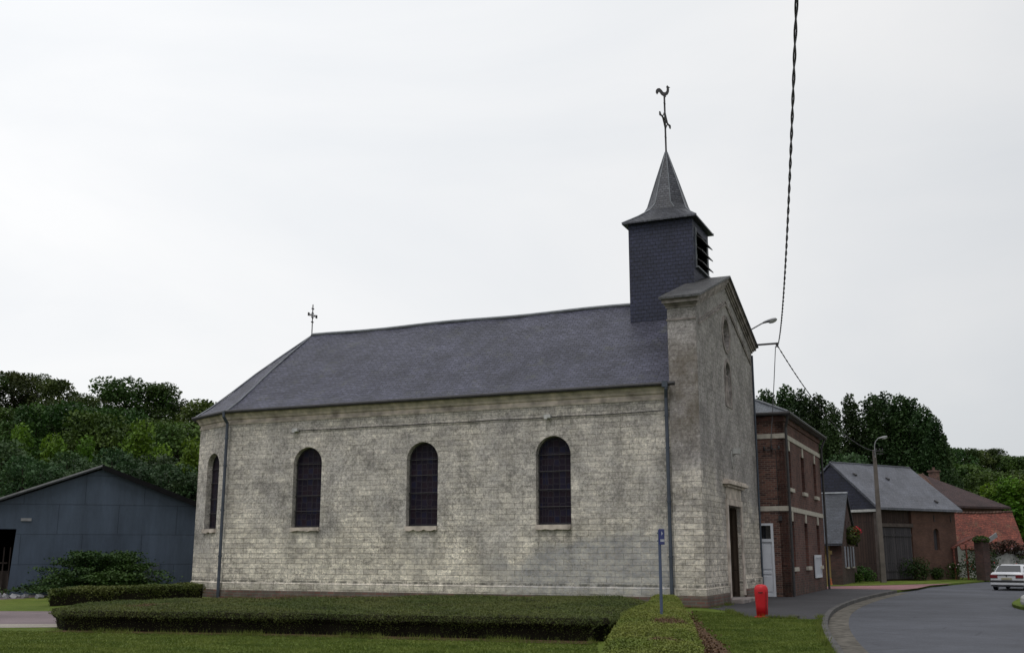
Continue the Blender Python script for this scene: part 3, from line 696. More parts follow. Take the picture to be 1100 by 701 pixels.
R_ = [ring(1.29, 0, TZ), ring(1.49, 0, TZ+.0), ring(1.49, 0, TZ+.06), ring(1.16, .35, TZ+.36), ring(.88, .75, TZ+.66), ring(.76, 1, TZ+.95), ring(.42, 1, TZ+2.1), ring(.045, 1, TZ+3.32)]
b = len(sp.v)
for r_ in R_: sp.v += r_
for j in range(len(R_)-1):
    for i in range(8): sp.f.append((j*8+i, j*8+(i+1) % 8, (j+1)*8+(i+1) % 8, (j+1)*8+i)); sp.m.append(0)
sp.f.append(tuple(range(56, 64))); sp.m.append(0)
spo = sp.build('spire', M['spire_slate'], tw)
mb = MB()
for i in range(8): mb.tube([Vector(R_[j][i]) for j in (4, 5, 6, 7)], .02, 5)
for i in range(0, 8, 2): mb.tube([(Vector(R_[2][(i+7) % 8])+Vector(R_[2][i]))/2 if False else Vector(R_[j][i]) for j in (2, 3, 4)], .03, 5)
mb.build('spire_hip', M['zinc'], spo)
def cross(mb, c, h, arm, r=.025, zc=None):  # wrought iron cross, arms along local y
    x, y, z = c; zc = zc or z+h*.66
    mb.tube([(x, y, z), (x, y, z+h)], r, 6); mb.tube([(x, y-arm, zc), (x, y+arm, zc)], r, 6)
    for sg in (-1, 1):
        mb.obox((x, y+sg*arm, zc), (.05, .05, .15)); mb.tube([(x, y+sg*(arm-.1), zc-.07), (x, y+sg*(arm-.04), zc), (x, y+sg*(arm-.1), zc+.07)], r*.7, 5)
        mb.obox((x, y, zc+sg*arm*.95), (.05, .15, .05))
        mb.tube([(x, y-sg*arm*.5, zc), (x, y-sg*arm*.24, zc+arm*.24), (x, y, zc+arm*.5)], r*.7, 5); mb.tube([(x, y-sg*arm*.5, zc), (x, y-sg*arm*.24, zc-arm*.24), (x, y, zc-arm*.5)], r*.7, 5)
    mb.lathe([(.01, z-.02), (.07, z+.0), (.05, z+.06), (r, z+.12)], (x, y), 10)
mb = MB(); cross(mb, (cx, cy, TZ+3.28), 2.55, .78, .038, TZ+4.72); mb.build('iron_cross', M['iron'], tw)
rz = TZ+5.83
roost = [(-.40, .10), (-.46, .22), (-.44, .36), (-.34, .44), (-.22, .42), (-.12, .30), (-.04, .17), (.06, .13), (.13, .20), (.15, .33), (.12, .42), (.15, .47), (.18, .52), (.22, .47), (.25, .43), (.33, .36), (.26, .35), (.27, .27), (.25, .12), (.18, .0), (.06, -.06), (-.08, -.04), (-.18, .06), (-.25, .18), (-.30, .24), (-.33, .18)]
mb = MB(); mb.extr([(p_*.78, q_*.78) for p_, q_ in roost], (cx, cy-.02, rz), (1, 0, 0), (0, 0, 1), (0, .04, 0)); mb.tube([(cx+.04, cy, rz-.1), (cx+.04, cy, rz+.05)], .03, 6)
mb.build('weathercock', M['iron'], tw)
mb = MB(); cross(mb, (APX[0], APX[1], 11.45), 1.5, .33, .024); mb.build('iron_cross', M['iron'], ch)
# downpipes
def pipe(x, y, top, gut, r=.065, z0=.0):
    m_ = MB(); m_.tube([gut, gut+Vector((0, 0, -.22)), Vector((x, y, top-.45)), Vector((x, y, top-.8)), Vector((x, y, z0))], r, 10)
    for z in (1.6, 3.4, 5.2, 6.3): m_.lathe([(r+.02, z), (r+.02, z+.06)], (x, y), 10)
    return m_
m_ = pipe(-19.62, -.06, 7.4, Vector((-19.65, -.28, 7.42))); m_.build('downpipe', M['pipe'], ch)
m_ = pipe(-1.12, -.04, 7.4, Vector((-1.05, -.25, 7.46)), .062); m_.box(-1.18, -.98, -.32, -.16, 7.28, 7.48); m_.build('downpipe', M['pipe'], ch)
mb = MB(); mb.tube([(.045, FW-.09, 0), (.045, FW-.09, 9.95)], .038, 8); mb.build('downpipe', M['pipe'], ch)
mb = MB(); mb.tube([(-16.2, .05, 6.5)]+[(x, .06, 6.5+.012*math.sin(x*2.3)) for x in np.arange(-15.6, -1.3, .8)]+[(-1.0, .0, 6.52)], .016, 5); mb.build('wall_cable', M['iron'], ch)
for x in (-16.3, -5.5):
    mb = MB(); mb.obox((x, .0, 6.52), (.26, .16, .13)); mb.obox((x-.04, -.06, 6.44), (.1, .1, .06)); mb.build('junction_box', M['grey_white'], ch, bevel=.015)
mb = MB(); mb.obox((.15, 5.05, 5.5), (.26, .22, .2)); mb.tube([(.0, 5.05, 5.3), (.14, 5.05, 5.42)], .02, 6); mb.tube([(.03, 4.75, 5.5), (.04, 4.7, 5.1), (.03, 4.8, 4.9), (.03, 4.95, 4.85)], .02, 6); mb.build('wall_light', M['grey_white'], ch, bevel=.02)

# ------------------------------------------------------------ things fixed on the church, overhead lines
BE = CL(1.12, 9.75, 10.42)
wb = thing('line_bracket', 'black steel bar holding the overhead cables at the church gable corner', 'bracket', CL(.1, 9.75, 10.42), -A0)
mb = MB(); mb.box(-.12, 1.04, -.035, .035, -.035, .035); mb.build('bar', M['iron'], wb)
mb = MB(); mb.lathe([(.03, -.16), (.06, -.14), (.03, -.08), (.06, -.05), (.02, -.03)], (.98, 0), 10); mb.build('insulator', M['cable'], wb)
sl_ = thing('street_lamp', 'grey street lamp on a short arm at the top right of the church gable', 'street lamp', CL(.0, 9.7, 11.1), -A0)
mb = MB(); mb.tube([(-.3, 0, -.25), (.05, 0, .0), (.5, 0, .22), (.62, 0, .25)], .03, 8); mb.build('arm', M['lamp_grey'], sl_)
def lamphead(par, base, ln=.62):
    m = Matrix.Translation(base) @ Matrix.Rotation(-.18, 4, 'Y')
    mb = MB(); n = 14; prof = [(0, .05), (.1, .09), (.3, .12), (.45, .13), (.58, .1), (ln, .02)]
    for x, r in prof:
        for k in range(n): t = 2*math.pi*k/n; mb.v.append(tuple(m @ Vector((x, r*math.cos(t), max(-.02, r*.75*math.sin(t))))))
    for i in range(len(prof)-1):
        for k in range(n): mb.f.append((i*n+(k+1) % n, i*n+k, (i+1)*n+k, (i+1)*n+(k+1) % n)); mb.m.append(0)
    mb.f.append(tuple(range(n))); mb.m.append(0); mb.f.append(tuple(range((len(prof)-1)*n, len(prof)*n))[::-1]); mb.m.append(0)
    h = mb.build('lamp_head', M['lamp_grey'], par, smooth=True)
    mb = MB(); prof = [(.22, .03), (.28, .1), (.42, .115), (.54, .08), (.6, .02)]
    for x, r in prof:
        for k in range(n): t = 2*math.pi*k/n; mb.v.append(tuple(m @ Vector((x, r*math.cos(t), min(-.018, r*.8*math.sin(t)-.02)))))
    for i in range(len(prof)-1):
        for k in range(n): mb.f.append((i*n+(k+1) % n, i*n+k, (i+1)*n+k, (i+1)*n+(k+1) % n)); mb.m.append(0)
    mb.build('lamp_bowl', M['lamp_glass'], h, smooth=True)
lamphead(sl_, (.55, 0, .24))
def twisted(name, pts, label, r=.016, off=.017, turns=1.6, mat='cable'):
    mb = MB(); P = [Vector(p) for p in pts]; ln = [0]
    for i in range(1, len(P)): ln.append(ln[-1]+(P[i]-P[i-1]).length)
    for ph in (0, math.pi):
        q = []
        for p, l in zip(P, ln):
            t = l*turns*2*math.pi/1.6+ph; q.append(p+Vector((math.cos(t)*off, 0, math.sin(t)*off)))
        mb.tube(q, r, 5)
    return tag(mb.build(name, M[mat]), label, 'cable')
ex, ey = -.82, -6; pts = []; zf = lambda q: 8.08+.00304*(q-19.43)**2
for i in range(401):
    t = i/400; y = ey+(BE.y-ey)*t; x = ex+(BE.x-ex)*t
    pts.append((x, y, zf(y)+(BE.z-.1-zf(BE.y))*t))
twisted('overhead_cable', pts, 'thick twisted black cable sweeping overhead from the church bracket to the top of the picture', .013, .014, 1.2)
# far pole
PB = Vector((22.47, 66, 0))
pl = thing('utility_pole', 'tall tapered concrete utility pole with a lamp arm in front of the barn', 'utility pole', PB, 0)
mb = MB(); mb.add([(-.16, -.14, 0), (.16, -.14, 0), (.16, .14, 0), (-.16, .14, 0), (-.09, -.09, 8.0), (.09, -.09, 8.0), (.09, .09, 8.0), (-.09, .09, 8.0)], [(0, 3, 2, 1), (4, 5, 6, 7), (0, 1, 5, 4), (1, 2, 6, 5), (2, 3, 7, 6), (3, 0, 4, 7)]); mb.build('post', M['concrete'], pl, bevel=.02)
mb = MB(); mb.tube([(0, -.12, 7.5), (0, -.12, 8.25), (.08, -.12, 8.5), (.28, -.12, 8.72)], .028, 7); mb.build('arm', M['lamp_grey'], pl)
lamphead(pl, (.24, -.12, 8.68), .6)
mb = MB(); mb.box(-.1, .5, -.14, -.09, 7.72, 7.78); mb.box(-.1, .5, -.14, -.09, 7.9, 7.95)
for x in (.1, .3, .48): mb.lathe([(.03, 7.95), (.045, 8.0), (.02, 8.08)], (x, -.115), 8)
mb.build('crossarm', M['iron'], pl)
pts = []; e1 = PB+Vector((.1, -.12, 7.9))
for i in range(81):
    t = i/80; p = BE.lerp(e1, t); p.z -= 4*1.0*t*(1-t)+.12*(1-t); pts.append(p)
twisted('overhead_cable', pts, 'twisted black cable running down from the church bracket towards the far concrete pole', .016, .016)

# ------------------------------------------------------------ brick house beside the church
hs_ = thing('brick_house', 'two storey dark brick house with cream bands and hipped slate roof next to the church', 'house', CL(1.1, 10.1), -A0)
HH = 7.38; HL = 10.55; HDp = 9.5
mb = MB(); mb.wall((0, 0, 0), (1, 0, 0), (0, -1, 0), [(-HDp, 0), (-1.42, 0), (-1.42, 2.95), (-.62, 2.95), (-.62, 0), (0, 0), (0, HH), (-HDp, HH)], [], .35); mb.build('side_wall', M['house_brick'], hs_)
winY = [1.05, 4.75, 8.5]; winHoles = []
for y in winY: winHoles += [[(y-.45, 4.42), (y+.45, 4.42), (y+.45, 6.0), (y-.45, 6.0)], [(y-.45, 1.16), (y+.45, 1.16), (y+.45, 3.06), (y-.45, 3.06)]]
mb = MB(); mb.wall((0, 0, 0), (0, 1, 0), (1, 0, 0), [(0, 0), (HL, 0), (HL, HH), (0, HH)], winHoles, .35); mb.build('front_wall', M['house_front'], hs_)
mb = MB(); mb.box(-HDp, -.35, HL-.3, HL, 0, HH); mb.box(-HDp, -HDp+.3, .35, HL-.3, 0, HH); mb.build('rear_wall', M['house_brick'], hs_)
mb = MB()
for z in (3.45, 6.45):
    mb.box(-HDp, .04, -.04, 0, z, z+.2); mb.box(0, .04, 0, HL, z, z+.2)
mb.build('stone_band', M['band'], hs_)
mb = MB(); mb.box(-HDp, .06, -.06, 0, 7.16, HH); mb.box(0, .06, 0, HL, 7.16, HH); mb.build('brick_cornice', M['house_front'], hs_)
def hwin(y, z0, z1, opened=False):
    f = MB(); f.wall((-.14, 0, 0), (0, 1, 0), (1, 0, 0), [(y-.45, z0), (y+.45, z0), (y+.45, z1), (y-.45, z1)], [[(y-.37, z0+.08), (y-.03, z0+.08), (y-.03, z1-.08), (y-.37, z1-.08)], [(y+.03, z0+.08), (y+.37, z0+.08), (y+.37, z1-.08), (y+.03, z1-.08)]], .06)
    wf = f.build('window', M['shutter_brown'], hs_)
    g = MB(); g.box(-.20, -.18, y-.42, y+.42, z0+.03, z1-.03); g.build('shutter', M['shutter_brown'], wf)
    s_ = MB(); s_.box(-.1, .11, y-.55, y+.55, z0-.16, z0); s_.build('sill', M['band'], wf, bevel=.01)
    s_ = MB(); s_.box(-.05, .04, y-.14, y+.14, z1, z1+.42); s_.build('keystone', M['band'], wf)
for y in winY: hwin(y, 4.42, 6.0); hwin(y, 1.16, 3.06)
mb = MB()                                   # white barred frame over the foot of the last ground-floor window
mb.box(.05, .10, 6.45, 6.57, .62, 1.66); mb.box(.05, .10, 8.33, 8.45, .62, 1.66); mb.box(.05, .10, 6.57, 8.33, .62, .74); mb.box(.05, .10, 6.57, 8.33, 1.54, 1.66)
for k in range(5): mb.box(.055, .095, 6.80+k*.28, 6.92+k*.28, .74, 1.54)
gfr = mb.build('white_grille', M['white'], hs_)
mb = MB(); mb.box(.01, .04, 6.5, 8.4, .66, 1.6); mb.build('grille_back', M['pipe'], gfr)
# side door with a transom
mb = MB(); mb.wall((0, -.06, 0), (1, 0, 0), (0, -1, 0), [(-1.42, 0), (-.62, 0), (-.62, 2.95), (-1.42, 2.95)], [[(-1.34, .1), (-.7, .1), (-.7, 2.2), (-1.34, 2.2)], [(-1.32, 2.32), (-.72, 2.32), (-.72, 2.86), (-1.32, 2.86)]], .12)
hd = mb.build('door', M['white'], hs_)
mb = MB(); mb.box(-1.34, -.7, .0, .04, .1, 2.2)
for z0, z1 in ((.2, .82), (.9, 1.02), (1.1, 2.1)): mb.box(-1.27, -.77, -.025, .0, z0, z1)
mb.build('leaf', M['white'], hd, bevel=.008)
mb = MB(); mb.box(-1.33, -.71, .0, .03, 2.31, 2.87); mb.build('transom_pane', M['glass'], hd)
mb = MB(); mb.box(-1.60, -1.42, -.05, 0, 2.2, 3.45); mb.build('door_surround', M['band'], hs_)
mb = MB()                                   # hipped roof with overhang
ov = .28; zr = 9.6
c4 = [(-HDp-ov, -ov), (ov, -ov), (ov, HL+ov), (-HDp-ov, HL+ov)]; r0, r1 = (-HDp/2, 4.4), (-HDp/2, HL-4.4)
ztop = HH+.12
mb.add([(*c4[0], ztop), (*c4[1], ztop), (*c4[2], ztop), (*c4[3], ztop), (*r0, zr+.3), (*r1, zr+.3)]+[(x, y, HH+.02) for x, y in c4], [(0, 1, 4), (1, 2, 5, 4), (2, 3, 5), (3, 0, 4, 5), (6, 7, 1, 0), (7, 8, 2, 1), (8, 9, 3, 2), (9, 6, 0, 3), (6, 9, 8, 7)])
ro = mb.build('roof', M['house_slate'], hs_)
mb = MB(); mb.tube([(ov, -ov, ztop+.03), (*r0, zr+.33)], .05, 6); mb.tube([(*r0, zr+.33), (*r1, zr+.33)], .06, 6); mb.build('ridge_cap', M['zinc'], ro)
mb = MB(); mb.tube([(-HDp, -ov-.04, ztop-.04), (ov+.05, -ov-.04, ztop-.04), (ov+.05, HL+ov, ztop-.04)], .075, 7); mb.build('gutter', M['iron'], ro)
mb = MB(); mb.tube([(ov, -ov, ztop-.1), (.12, -.1, HH-.5), (.12, -.1, 0)], .055, 8); mb.build('downpipe', M['iron'], hs_)
mb = MB(); mb.tube([(ov, HL+ov-.1, ztop-.1), (.12, HL-.1, HH-.5), (.12, HL-.1, 0)], .055, 8); mb.build('downpipe', M['iron'], hs_)
mb = MB()                                   # electrical bracket on the side wall
mb.tube([(-.85, -.12, 5.95), (-.15, -.12, 6.0)], .02, 6); mb.tube([(-.5, 0, 5.9), (-.5, -.18, 6.0), (-.5, -.18, 6.35)], .02, 6)
for x in (-.8, -.5, -.2): mb.lathe([(.03, 5.96), (.05, 6.0), (.05, 6.08), (.02, 6.14)], (x, -.13), 8)
mb.tube([(-.35, -.03, 5.95), (-.35, -.03, 3.3)], .012, 4); mb.obox((-.3, -.05, 3.15), (.14, .08, .2))
mb.build('line_bracket', M['iron'], hs_)
a = BE+Vector((-.1, 0, -.12)); b_ = CL(1.1-.5, 10.1-.18, 6.35); pts = []
for i in range(25): t = i/24; p = a.lerp(b_, t); pts.append(p-Vector((0, 0, .5*t*(1-t))))
mb = MB(); mb.tube(pts, .018, 5); tag(mb.build('service_wire', M['cable_grey']), 'thin grey wire hanging from the church bracket to the brick house wall', 'cable')

# ------------------------------------------------------------ cottage
ct = thing('cottage', 'low brick cottage with steep gable, grey shutters and dark slate roof beyond the brick house', 'house', CL(1.0, 28.0), -A0)
CW = 7.4; CE = 2.3; CA = 5.05
holes = [[(y-.4, .95), (y+.4, .95), (y+.4, 2.1), (y-.4, 2.1)] for y in (2.4, 5.2)]+[[(2.75, 2.95), (3.0, 2.95), (3.0, 3.6), (2.75, 3.6)], [(4.4, 2.95), (4.65, 2.95), (4.65, 3.6), (4.4, 3.6)]]
mb = MB(); mb.wall((0, 0, 0), (0, 1, 0), (1, 0, 0), [(0, 0), (CW, 0), (CW, CE), (CW/2, CA), (0, CE)], holes, .35); mb.build('gable_wall', M['cottage_brick'], ct)
mb = MB(); mb.box(-8, -.35, 0, .3, 0, CE); mb.box(-8, -.35, CW-.3, CW, 0, CE); mb.build('side_wall', M['yellow_wall'], ct)
mb = MB(); mb.box(-.6, .03, -.04, 0, 0, CE); mb.build('corner_pier', M['cottage_brick'], ct)
mb = MB(); 
for sgn in (0, 1):
    f = (lambda v: v) if not sgn else (lambda v: CW-v)
    mb.extr([(f(-.35), CE-.15), (f(CW/2), CA+.08), (f(CW/2), CA+.2), (f(-.35), CE-.03)], (-8.2, 0, 0), (0, 1, 0), (0, 0, 1), (8.32, 0, 0))
cr_ = mb.build('roof', M['cottage_slate'], ct)
mb = MB(); mb.tube([(-8.2, CW/2, CA+.2), (.14, CW/2, CA+.2)], .08, 6); mb.build('ridge_cap', M['zinc'], cr_)
for y in (2.4, 5.2):
    f = MB(); f.wall((-.12, 0, 0), (0, 1, 0), (1, 0, 0), [(y-.4, .95), (y+.4, .95), (y+.4, 2.1), (y-.4, 2.1)], [[(y-.34, 1.02), (y-.03, 1.02), (y-.03, 2.04), (y-.34, 2.04)], [(y+.03, 1.02), (y+.34, 1.02), (y+.34, 2.04), (y+.03, 2.04)]], .05)
    wf = f.build('window', M['shutter_brown'], ct)
    g = MB(); g.box(-.17, -.155, y-.38, y+.38, .97, 2.08); g.build('pane', M['glass'], wf)
    for sg in (-1, 1):
        g = MB(); yy = y+sg*.72; g.obox((.02, yy, 1.52), (.035, .56, 1.2)); g.obox((.04, yy, 1.82), (.02, .4, .4)); g.obox((.04, yy, 1.25), (.02, .4, .5)); g.build('shutter', M['shutter_grey'], wf, bevel=.008)
    g = MB(); g.box(-.1, .1, y-.5, y+.5, .87, .95); g.build('sill', M['band'], wf)
mb = MB(); mb.box(-.3, -.2, 2.7, 4.7, 2.9, 3.65); mb.build('slot_backing', M['black'], ct)
# hanging flower basket on the gable
def sphpts(n, c, r, squash=(1, 1, 1), inner=.5):
    d = rng.normal(size=(n, 3)); d /= np.linalg.norm(d, axis=1)[:, None]; q = inner+(1-inner)*rng.random(n)[:, None]**.5
    return d*q*r*np.array(squash)+np.array(c)
fb = thing('flower_basket', 'hanging basket of red flowers and leaves on the cottage gable', 'flower basket', CL(1.3, 31.5, 2.5), -A0)
mb = MB(); mb.lathe([(.12, -.3), (.28, -.1), (.33, .05)], (0, 0), 12); mb.build('basket', M['beam'], fb)
o = quads('foliage', sphpts(700, (0, 0, .25), .75, (.6, 1.1, .75)), .13, M['leaf_mid'], fb)
o = quads('flowers', sphpts(170, (.15, .6, .55), .5, (.7, 1.1, .5), .3), .13, M['flower_red'], fb)

# ------------------------------------------------------------ barn
bdir = Vector((30.2-23.47, 73.5-69, 0)).normalized(); ba = math.atan2(bdir.y, bdir.x)
bn = thing('barn', 'large barn with pale slate roof, dark slate gable, grey plank doors and brick wall', 'barn', (23.3, 68.9, 0), ba)
BL, BW, BE_, BR = 8.3, 7.0, 4.62, 7.72
mb = MB(); mb.wall((0, 0, 0), (1, 0, 0), (0, -1, 0), [(3.55, 0), (BL, 0), (BL, BE_), (3.55, BE_)], [arch(6.1, .62, 1.95, 3.35, 8)], .35); mb.extr([(.36, 0), (BW, 0), (BW, BE_), (BW/2, BR-.2), (.36, BE_)], (BL-.35, 0, 0), (0, 1, 0), (0, 0, 1), (.35, 0, 0)); mb.build('brick_wall', M['barn_brick'], bn)
mb = MB(); mb.box(5.75, 6.45, .2, .22, 1.9, 3.4); mb.build('window_board', M['door_boards'], bn)
for x in (5.95, 7.8):
    mb = MB(); mb.obox((x, -.02, 4.0), (.05, .04, .42)); mb.build('wall_tie', M['iron'], bn)
mb = MB(); mb.box(0, 3.5, .15, .3, 0, 4.55); mb.box(0, .2, .3, BW, 0, 4.3); mb.build('board_wall', M['boards'], bn)
for x0, x1 in ((.25, 1.82), (1.86, 3.42)):
    mb = MB(); mb.box(x0, x1, .02, .1, .12, 3.35); mb.box(x0, x1, -.02, .02, 2.8, 2.95); mb.box(x0, x1, -.02, .02, .6, .75); mb.build('barn_door', M['door_boards'], bn)
mb = MB(); mb.box(.1, 3.6, -.06, .12, 3.4, 3.62); mb.box(-.1, .12, -.06, .15, 0, 4.5); mb.build('beam', M['beam'], bn)
rl = 7.3
mb = MB(); E0, E1 = -.35, BL+.35
th = .14
def slab(P): mb.add([Vector(p) for p in P]+[Vector(p)-Vector((0, 0, th)) for p in P], [tuple(range(len(P))), tuple(range(2*len(P)-1, len(P)-1, -1))]+[((i+1) % len(P), i, i+len(P), (i+1) % len(P)+len(P)) for i in range(len(P))])
slab([(E0, -.4, BE_-.02), (E1, -.4, BE_-.02), (E1, BW/2, BR), (.05, BW/2, BR)])
slab([(E1, BW+.4, BE_-.02), (E0, BW+.4, BE_-.02), (.05, BW/2, BR), (E1, BW/2, BR)])
br = mb.build('roof', M['barn_roof'], bn)
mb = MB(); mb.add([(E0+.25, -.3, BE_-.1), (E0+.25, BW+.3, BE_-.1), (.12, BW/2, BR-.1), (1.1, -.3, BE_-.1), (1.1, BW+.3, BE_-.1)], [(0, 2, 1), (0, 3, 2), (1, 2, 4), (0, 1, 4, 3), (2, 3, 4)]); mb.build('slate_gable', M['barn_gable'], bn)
mb = MB(); mb.box(E0+.18, E0+.24, -.35, BW+.3, BE_-.28, BE_-.12); mb.build('fascia', M['grey_white'], bn)
mb = MB(); mb.tube([(.05, BW/2, BR+.02), (E1, BW/2, BR+.02)], .05, 6); mb.tube([(.05, BW/2, BR+.02), (E0, -.4, BE_)], .04, 6); mb.build('ridge_cap', M['barn_roof'], br)
for x, t in ((1.2, .72), (4.3, .66), (6.7, .16)):
    mb = MB(); mb.obox((x, -.4+t*(BW/2+.4), BE_+t*(BR-BE_)+.04), (.2, .24, .1), (.6, 0, 0)); mb.build('roof_vent', M['iron'], br)

# ------------------------------------------------------------ brown hipped house behind
bk = thing('farmhouse', 'house with brown hipped tile roof and brick chimney behind the barn', 'house', (34.6, 86.5, 0), R(25))
mb = MB(); mb.box(0, 6.6, 0, 8, 0, 5.5); mb.build('wall', M['barn_brick'], bk)
mb = MB(); p = [(-.5, -.5, 5.45), (7.2, -.5, 5.45), (7.2, 8.5, 5.45), (-.5, 8.5, 5.45), (.2, 4, 8.2), (2.3, 4, 8.3), (5.2, 4.0, 7.0), (1.6, 1.5, 7.0)]
mb.add(p[:6]+[(-.5, -.5, 5.3), (7.2, -.5, 5.3), (7.2, 8.5, 5.3), (-.5, 8.5, 5.3)], [(0, 1, 5), (1, 2, 5), (2, 3, 4, 5), (0, 5, 4), (3, 0, 4), (6, 7, 1, 0), (7, 8, 2, 1), (8, 9, 3, 2), (9, 6, 0, 3), (9, 8, 7, 6)])
rfo = mb.build('roof', M['brown_roof'], bk)
mb = MB(); mb.add([(-.52, -.5, 5.48), (.1, -.5, 5.48), (2.32, 4, 8.34), (.15, 4, 8.24)], [(0, 1, 2, 3)]); mb.tube([(.15, -.5, 5.5), (2.3, 4, 8.36)], .07, 6); mb.build('tile_edge', M['mossy_tile'], rfo)
mb = MB(); mb.box(3.5, 4.15, 3.9, 4.5, 6.6, 8.7); mb.box(3.42, 4.23, 3.82, 4.58, 8.55, 8.68); mb.lathe([(.1, 8.7), (.12, 8.95)], (3.82, 4.2), 10); mb.build('chimney', M['house_brick'], rfo)

# ------------------------------------------------------------ red tiled outbuilding, ruined end, wall, gate pillar
rd = thing('outbuilding', 'low outbuilding with sagging mossy red tile roof and broken white gable end', 'outbuilding', (32.6, 77.5, 0), R(4))
mb = MB(); mb.box(.3, 9.6, .4, 5, 0, 2.3); mb.build('wall', M['grey_white'], rd)
nxr, nyr = 24, 10; rr = random.Random(5); mb = MB()
for j in range(nyr+1):
    for i in range(nxr+1):
        x = -.5+5.6*i/nxr; t = j/nyr; edge = .14*math.sin(i*1.9) if i == nxr else 0
        mb.v.append((x+edge-(1-t)*1.0*i/nxr, -.1+t*3.2, 2.0+t*2.75+rr.uniform(-.03, .03)-.12*math.sin(math.pi*i/nxr)*t))
for j in range(nyr):
    for i in range(nxr): mb.f.append((j*(nxr+1)+i, j*(nxr+1)+i+1, (j+1)*(nxr+1)+i+1, (j+1)*(nxr+1)+i)); mb.m.append(0)
ro = mb.build('roof', M['red_tile'], rd); s_ = ro.modifiers.new('s', 'SOLIDIFY'); s_.thickness = .1; s_.offset = -1
mb = MB()
for i in range(22): x = -.5+5.5*i/21; mb.tube([(x, 3.1, 4.76-.1*math.sin(math.pi*i/21)), (x+.22, 3.1, 4.80-.1*math.sin(math.pi*i/21))], .1, 6)
mb.build('ridge_tile', M['mossy_tile'], ro)
mb = MB(); mb.extr([(5.1, 2.3), (6.6, 2.3), (6.4, 3.2), (6.0, 4.1), (5.6, 4.7), (5.2, 3.9)], (0, .9, 0), (1, 0, 0), (0, 0, 1), (0, .12, 0))
mb.obox((5.7, .5, 2.45), (1.5, .1, .12), (0, .35, 0)); mb.obox((6.0, .4, 2.15), (1.3, .1, .12), (0, .6, 0)); mb.obox((5.45, .7, 3.2), (.12, .1, 1.3), (0, .2, 0)); mb.build('broken_gable', M['grey_white'], rd)
lw = MB()
for i in range(8):
    z = 1.7+.12*math.sin(i*2.1); lw.box(i*1.1, i*1.1+1.1, 0, .3, 0, z)
lwo = lw.build('garden_wall', M['grey_white'], loc=(32.4, 73.2, 0)); lwo.rotation_euler = (0, 0, R(8)); tag(lwo, 'low whitewashed garden wall under the red tile roof', 'wall')
gp = thing('gate_pillar', 'dark overgrown brick gate pillar at the corner of the barn', 'pillar', (30.9, 71.3, 0), R(30))
mb = MB(); mb.box(-.33, .33, -.33, .33, 0, 2.55); mb.box(-.4, .4, -.4, .4, 2.55, 2.68); mb.build('shaft', M['cottage_brick'], gp)
mb = MB(); mb.obox((1.2, 0, 2.75), (1.0, .05, .3), (0, -.4, 0)); mb.tube([(.3, 0, 2.5), (1.3, 0, 2.8)], .03, 6); mb.build('lamp_bracket', M['lamp_grey'], gp)
lt_ = MB(); lt_.extr([(0, 2.0), (1.6, 2.75), (1.6, 2.85), (0, 2.1)], (0, 0, 0), (1, 0, 0), (0, 0, 1), (0, 1.2, 0)); lt_.box(.05, .15, 0, .1, 0, 2.05); lt_.box(.9, 1.0, .0, .1, 0, 2.35)
lo = lt_.build('lean_to', M['red_tile'], loc=(29.6, 72.9, 0)); tag(lo, 'small red tiled lean-to roof between the barn and the gate pillar', 'shelter')

# ------------------------------------------------------------ foliage generators
def lumpy(name, lobes, per, size, mats, parent, up=.35, inner=.55, extra=None):
    P = []
    for c, r, sq in lobes: P.append(sphpts(int(per*r*r*sq[2]**.5), c, r, sq, inner))
    P = np.concatenate(P); s_ = size*(.6+.8*rng.random(len(P))); return quads(name, P, s_, mats, parent, up, 1.0, extra)
def tree(kind, H, Rr, leaf, seed, mat, nl=26, z0=.22):
    """builds a tree at the origin; returns the Empty"""
    r_ = random.Random(seed); t = thing('tree', 'tree', 'tree')
    lobes = []
    for i in range(nl):
        if kind == 'broad':
            z = H*(z0+(1-z0)*r_.random()**.8); k = (z/H-z0)/(1-z0); rad = Rr*math.sin(math.pi*min(.97, .18+.8*k))**.7; lr = Rr*r_.uniform(.18, .36)
        elif kind == 'poplar':
            z = H*(.08+.9*(i+.5)/nl); k = z/H; rad = Rr*(1-k**3)**.8; lr = Rr*r_.uniform(.35, .6)*(1.05-k*.55)
        elif kind == 'shrub':
            z = H*r_.uniform(.12, .9); k = z/H; rad = Rr*math.sqrt(max(0, 1-k*k)); lr = Rr*r_.uniform(.25, .42)
        a = r_.uniform(0, 6.28); q = rad*r_.uniform(.35, .95) if kind != 'poplar' else rad*r_.uniform(.1, .75)
        z = min(z, H-lr*.6); lobes.append(((q*math.cos(a), q*math.sin(a), z), lr, (1, 1, .8 if kind != 'poplar' else 1.5)))
    if kind == 'broad': lobes.append(((0, 0, H*.55), Rr*.6, (1, 1, 1.0)))
    elif kind == 'poplar': lobes.append(((0, 0, H-.9), Rr*.22, (1, 1, 2.2)))
    bm_ = MB(); bm_.tube([(0, 0, -1), (0, 0, H*.3), (.02*H, 0, H*.6), (0, 0, H*.85)], [H*.022, H*.017, H*.01, H*.003], 7)
    for c, r2, _ in lobes[:12]:
        zb = max(H*.15, c[2]-r2*1.6); bm_.tube([(0, 0, zb), (c[0]*.55, c[1]*.55, (zb+c[2])/2), c], [H*.008, H*.005, H*.002], 5)
    bm_.build('trunk', M['bark'], t)
    dens = {'broad': 2.4, 'poplar': 2.9, 'shrub': 2.8}[kind]
    lumpy('crown', lobes, dens*12.6/(leaf*leaf)*.42, leaf, M[mat], t, .25, .5)
    return t
protos = {}
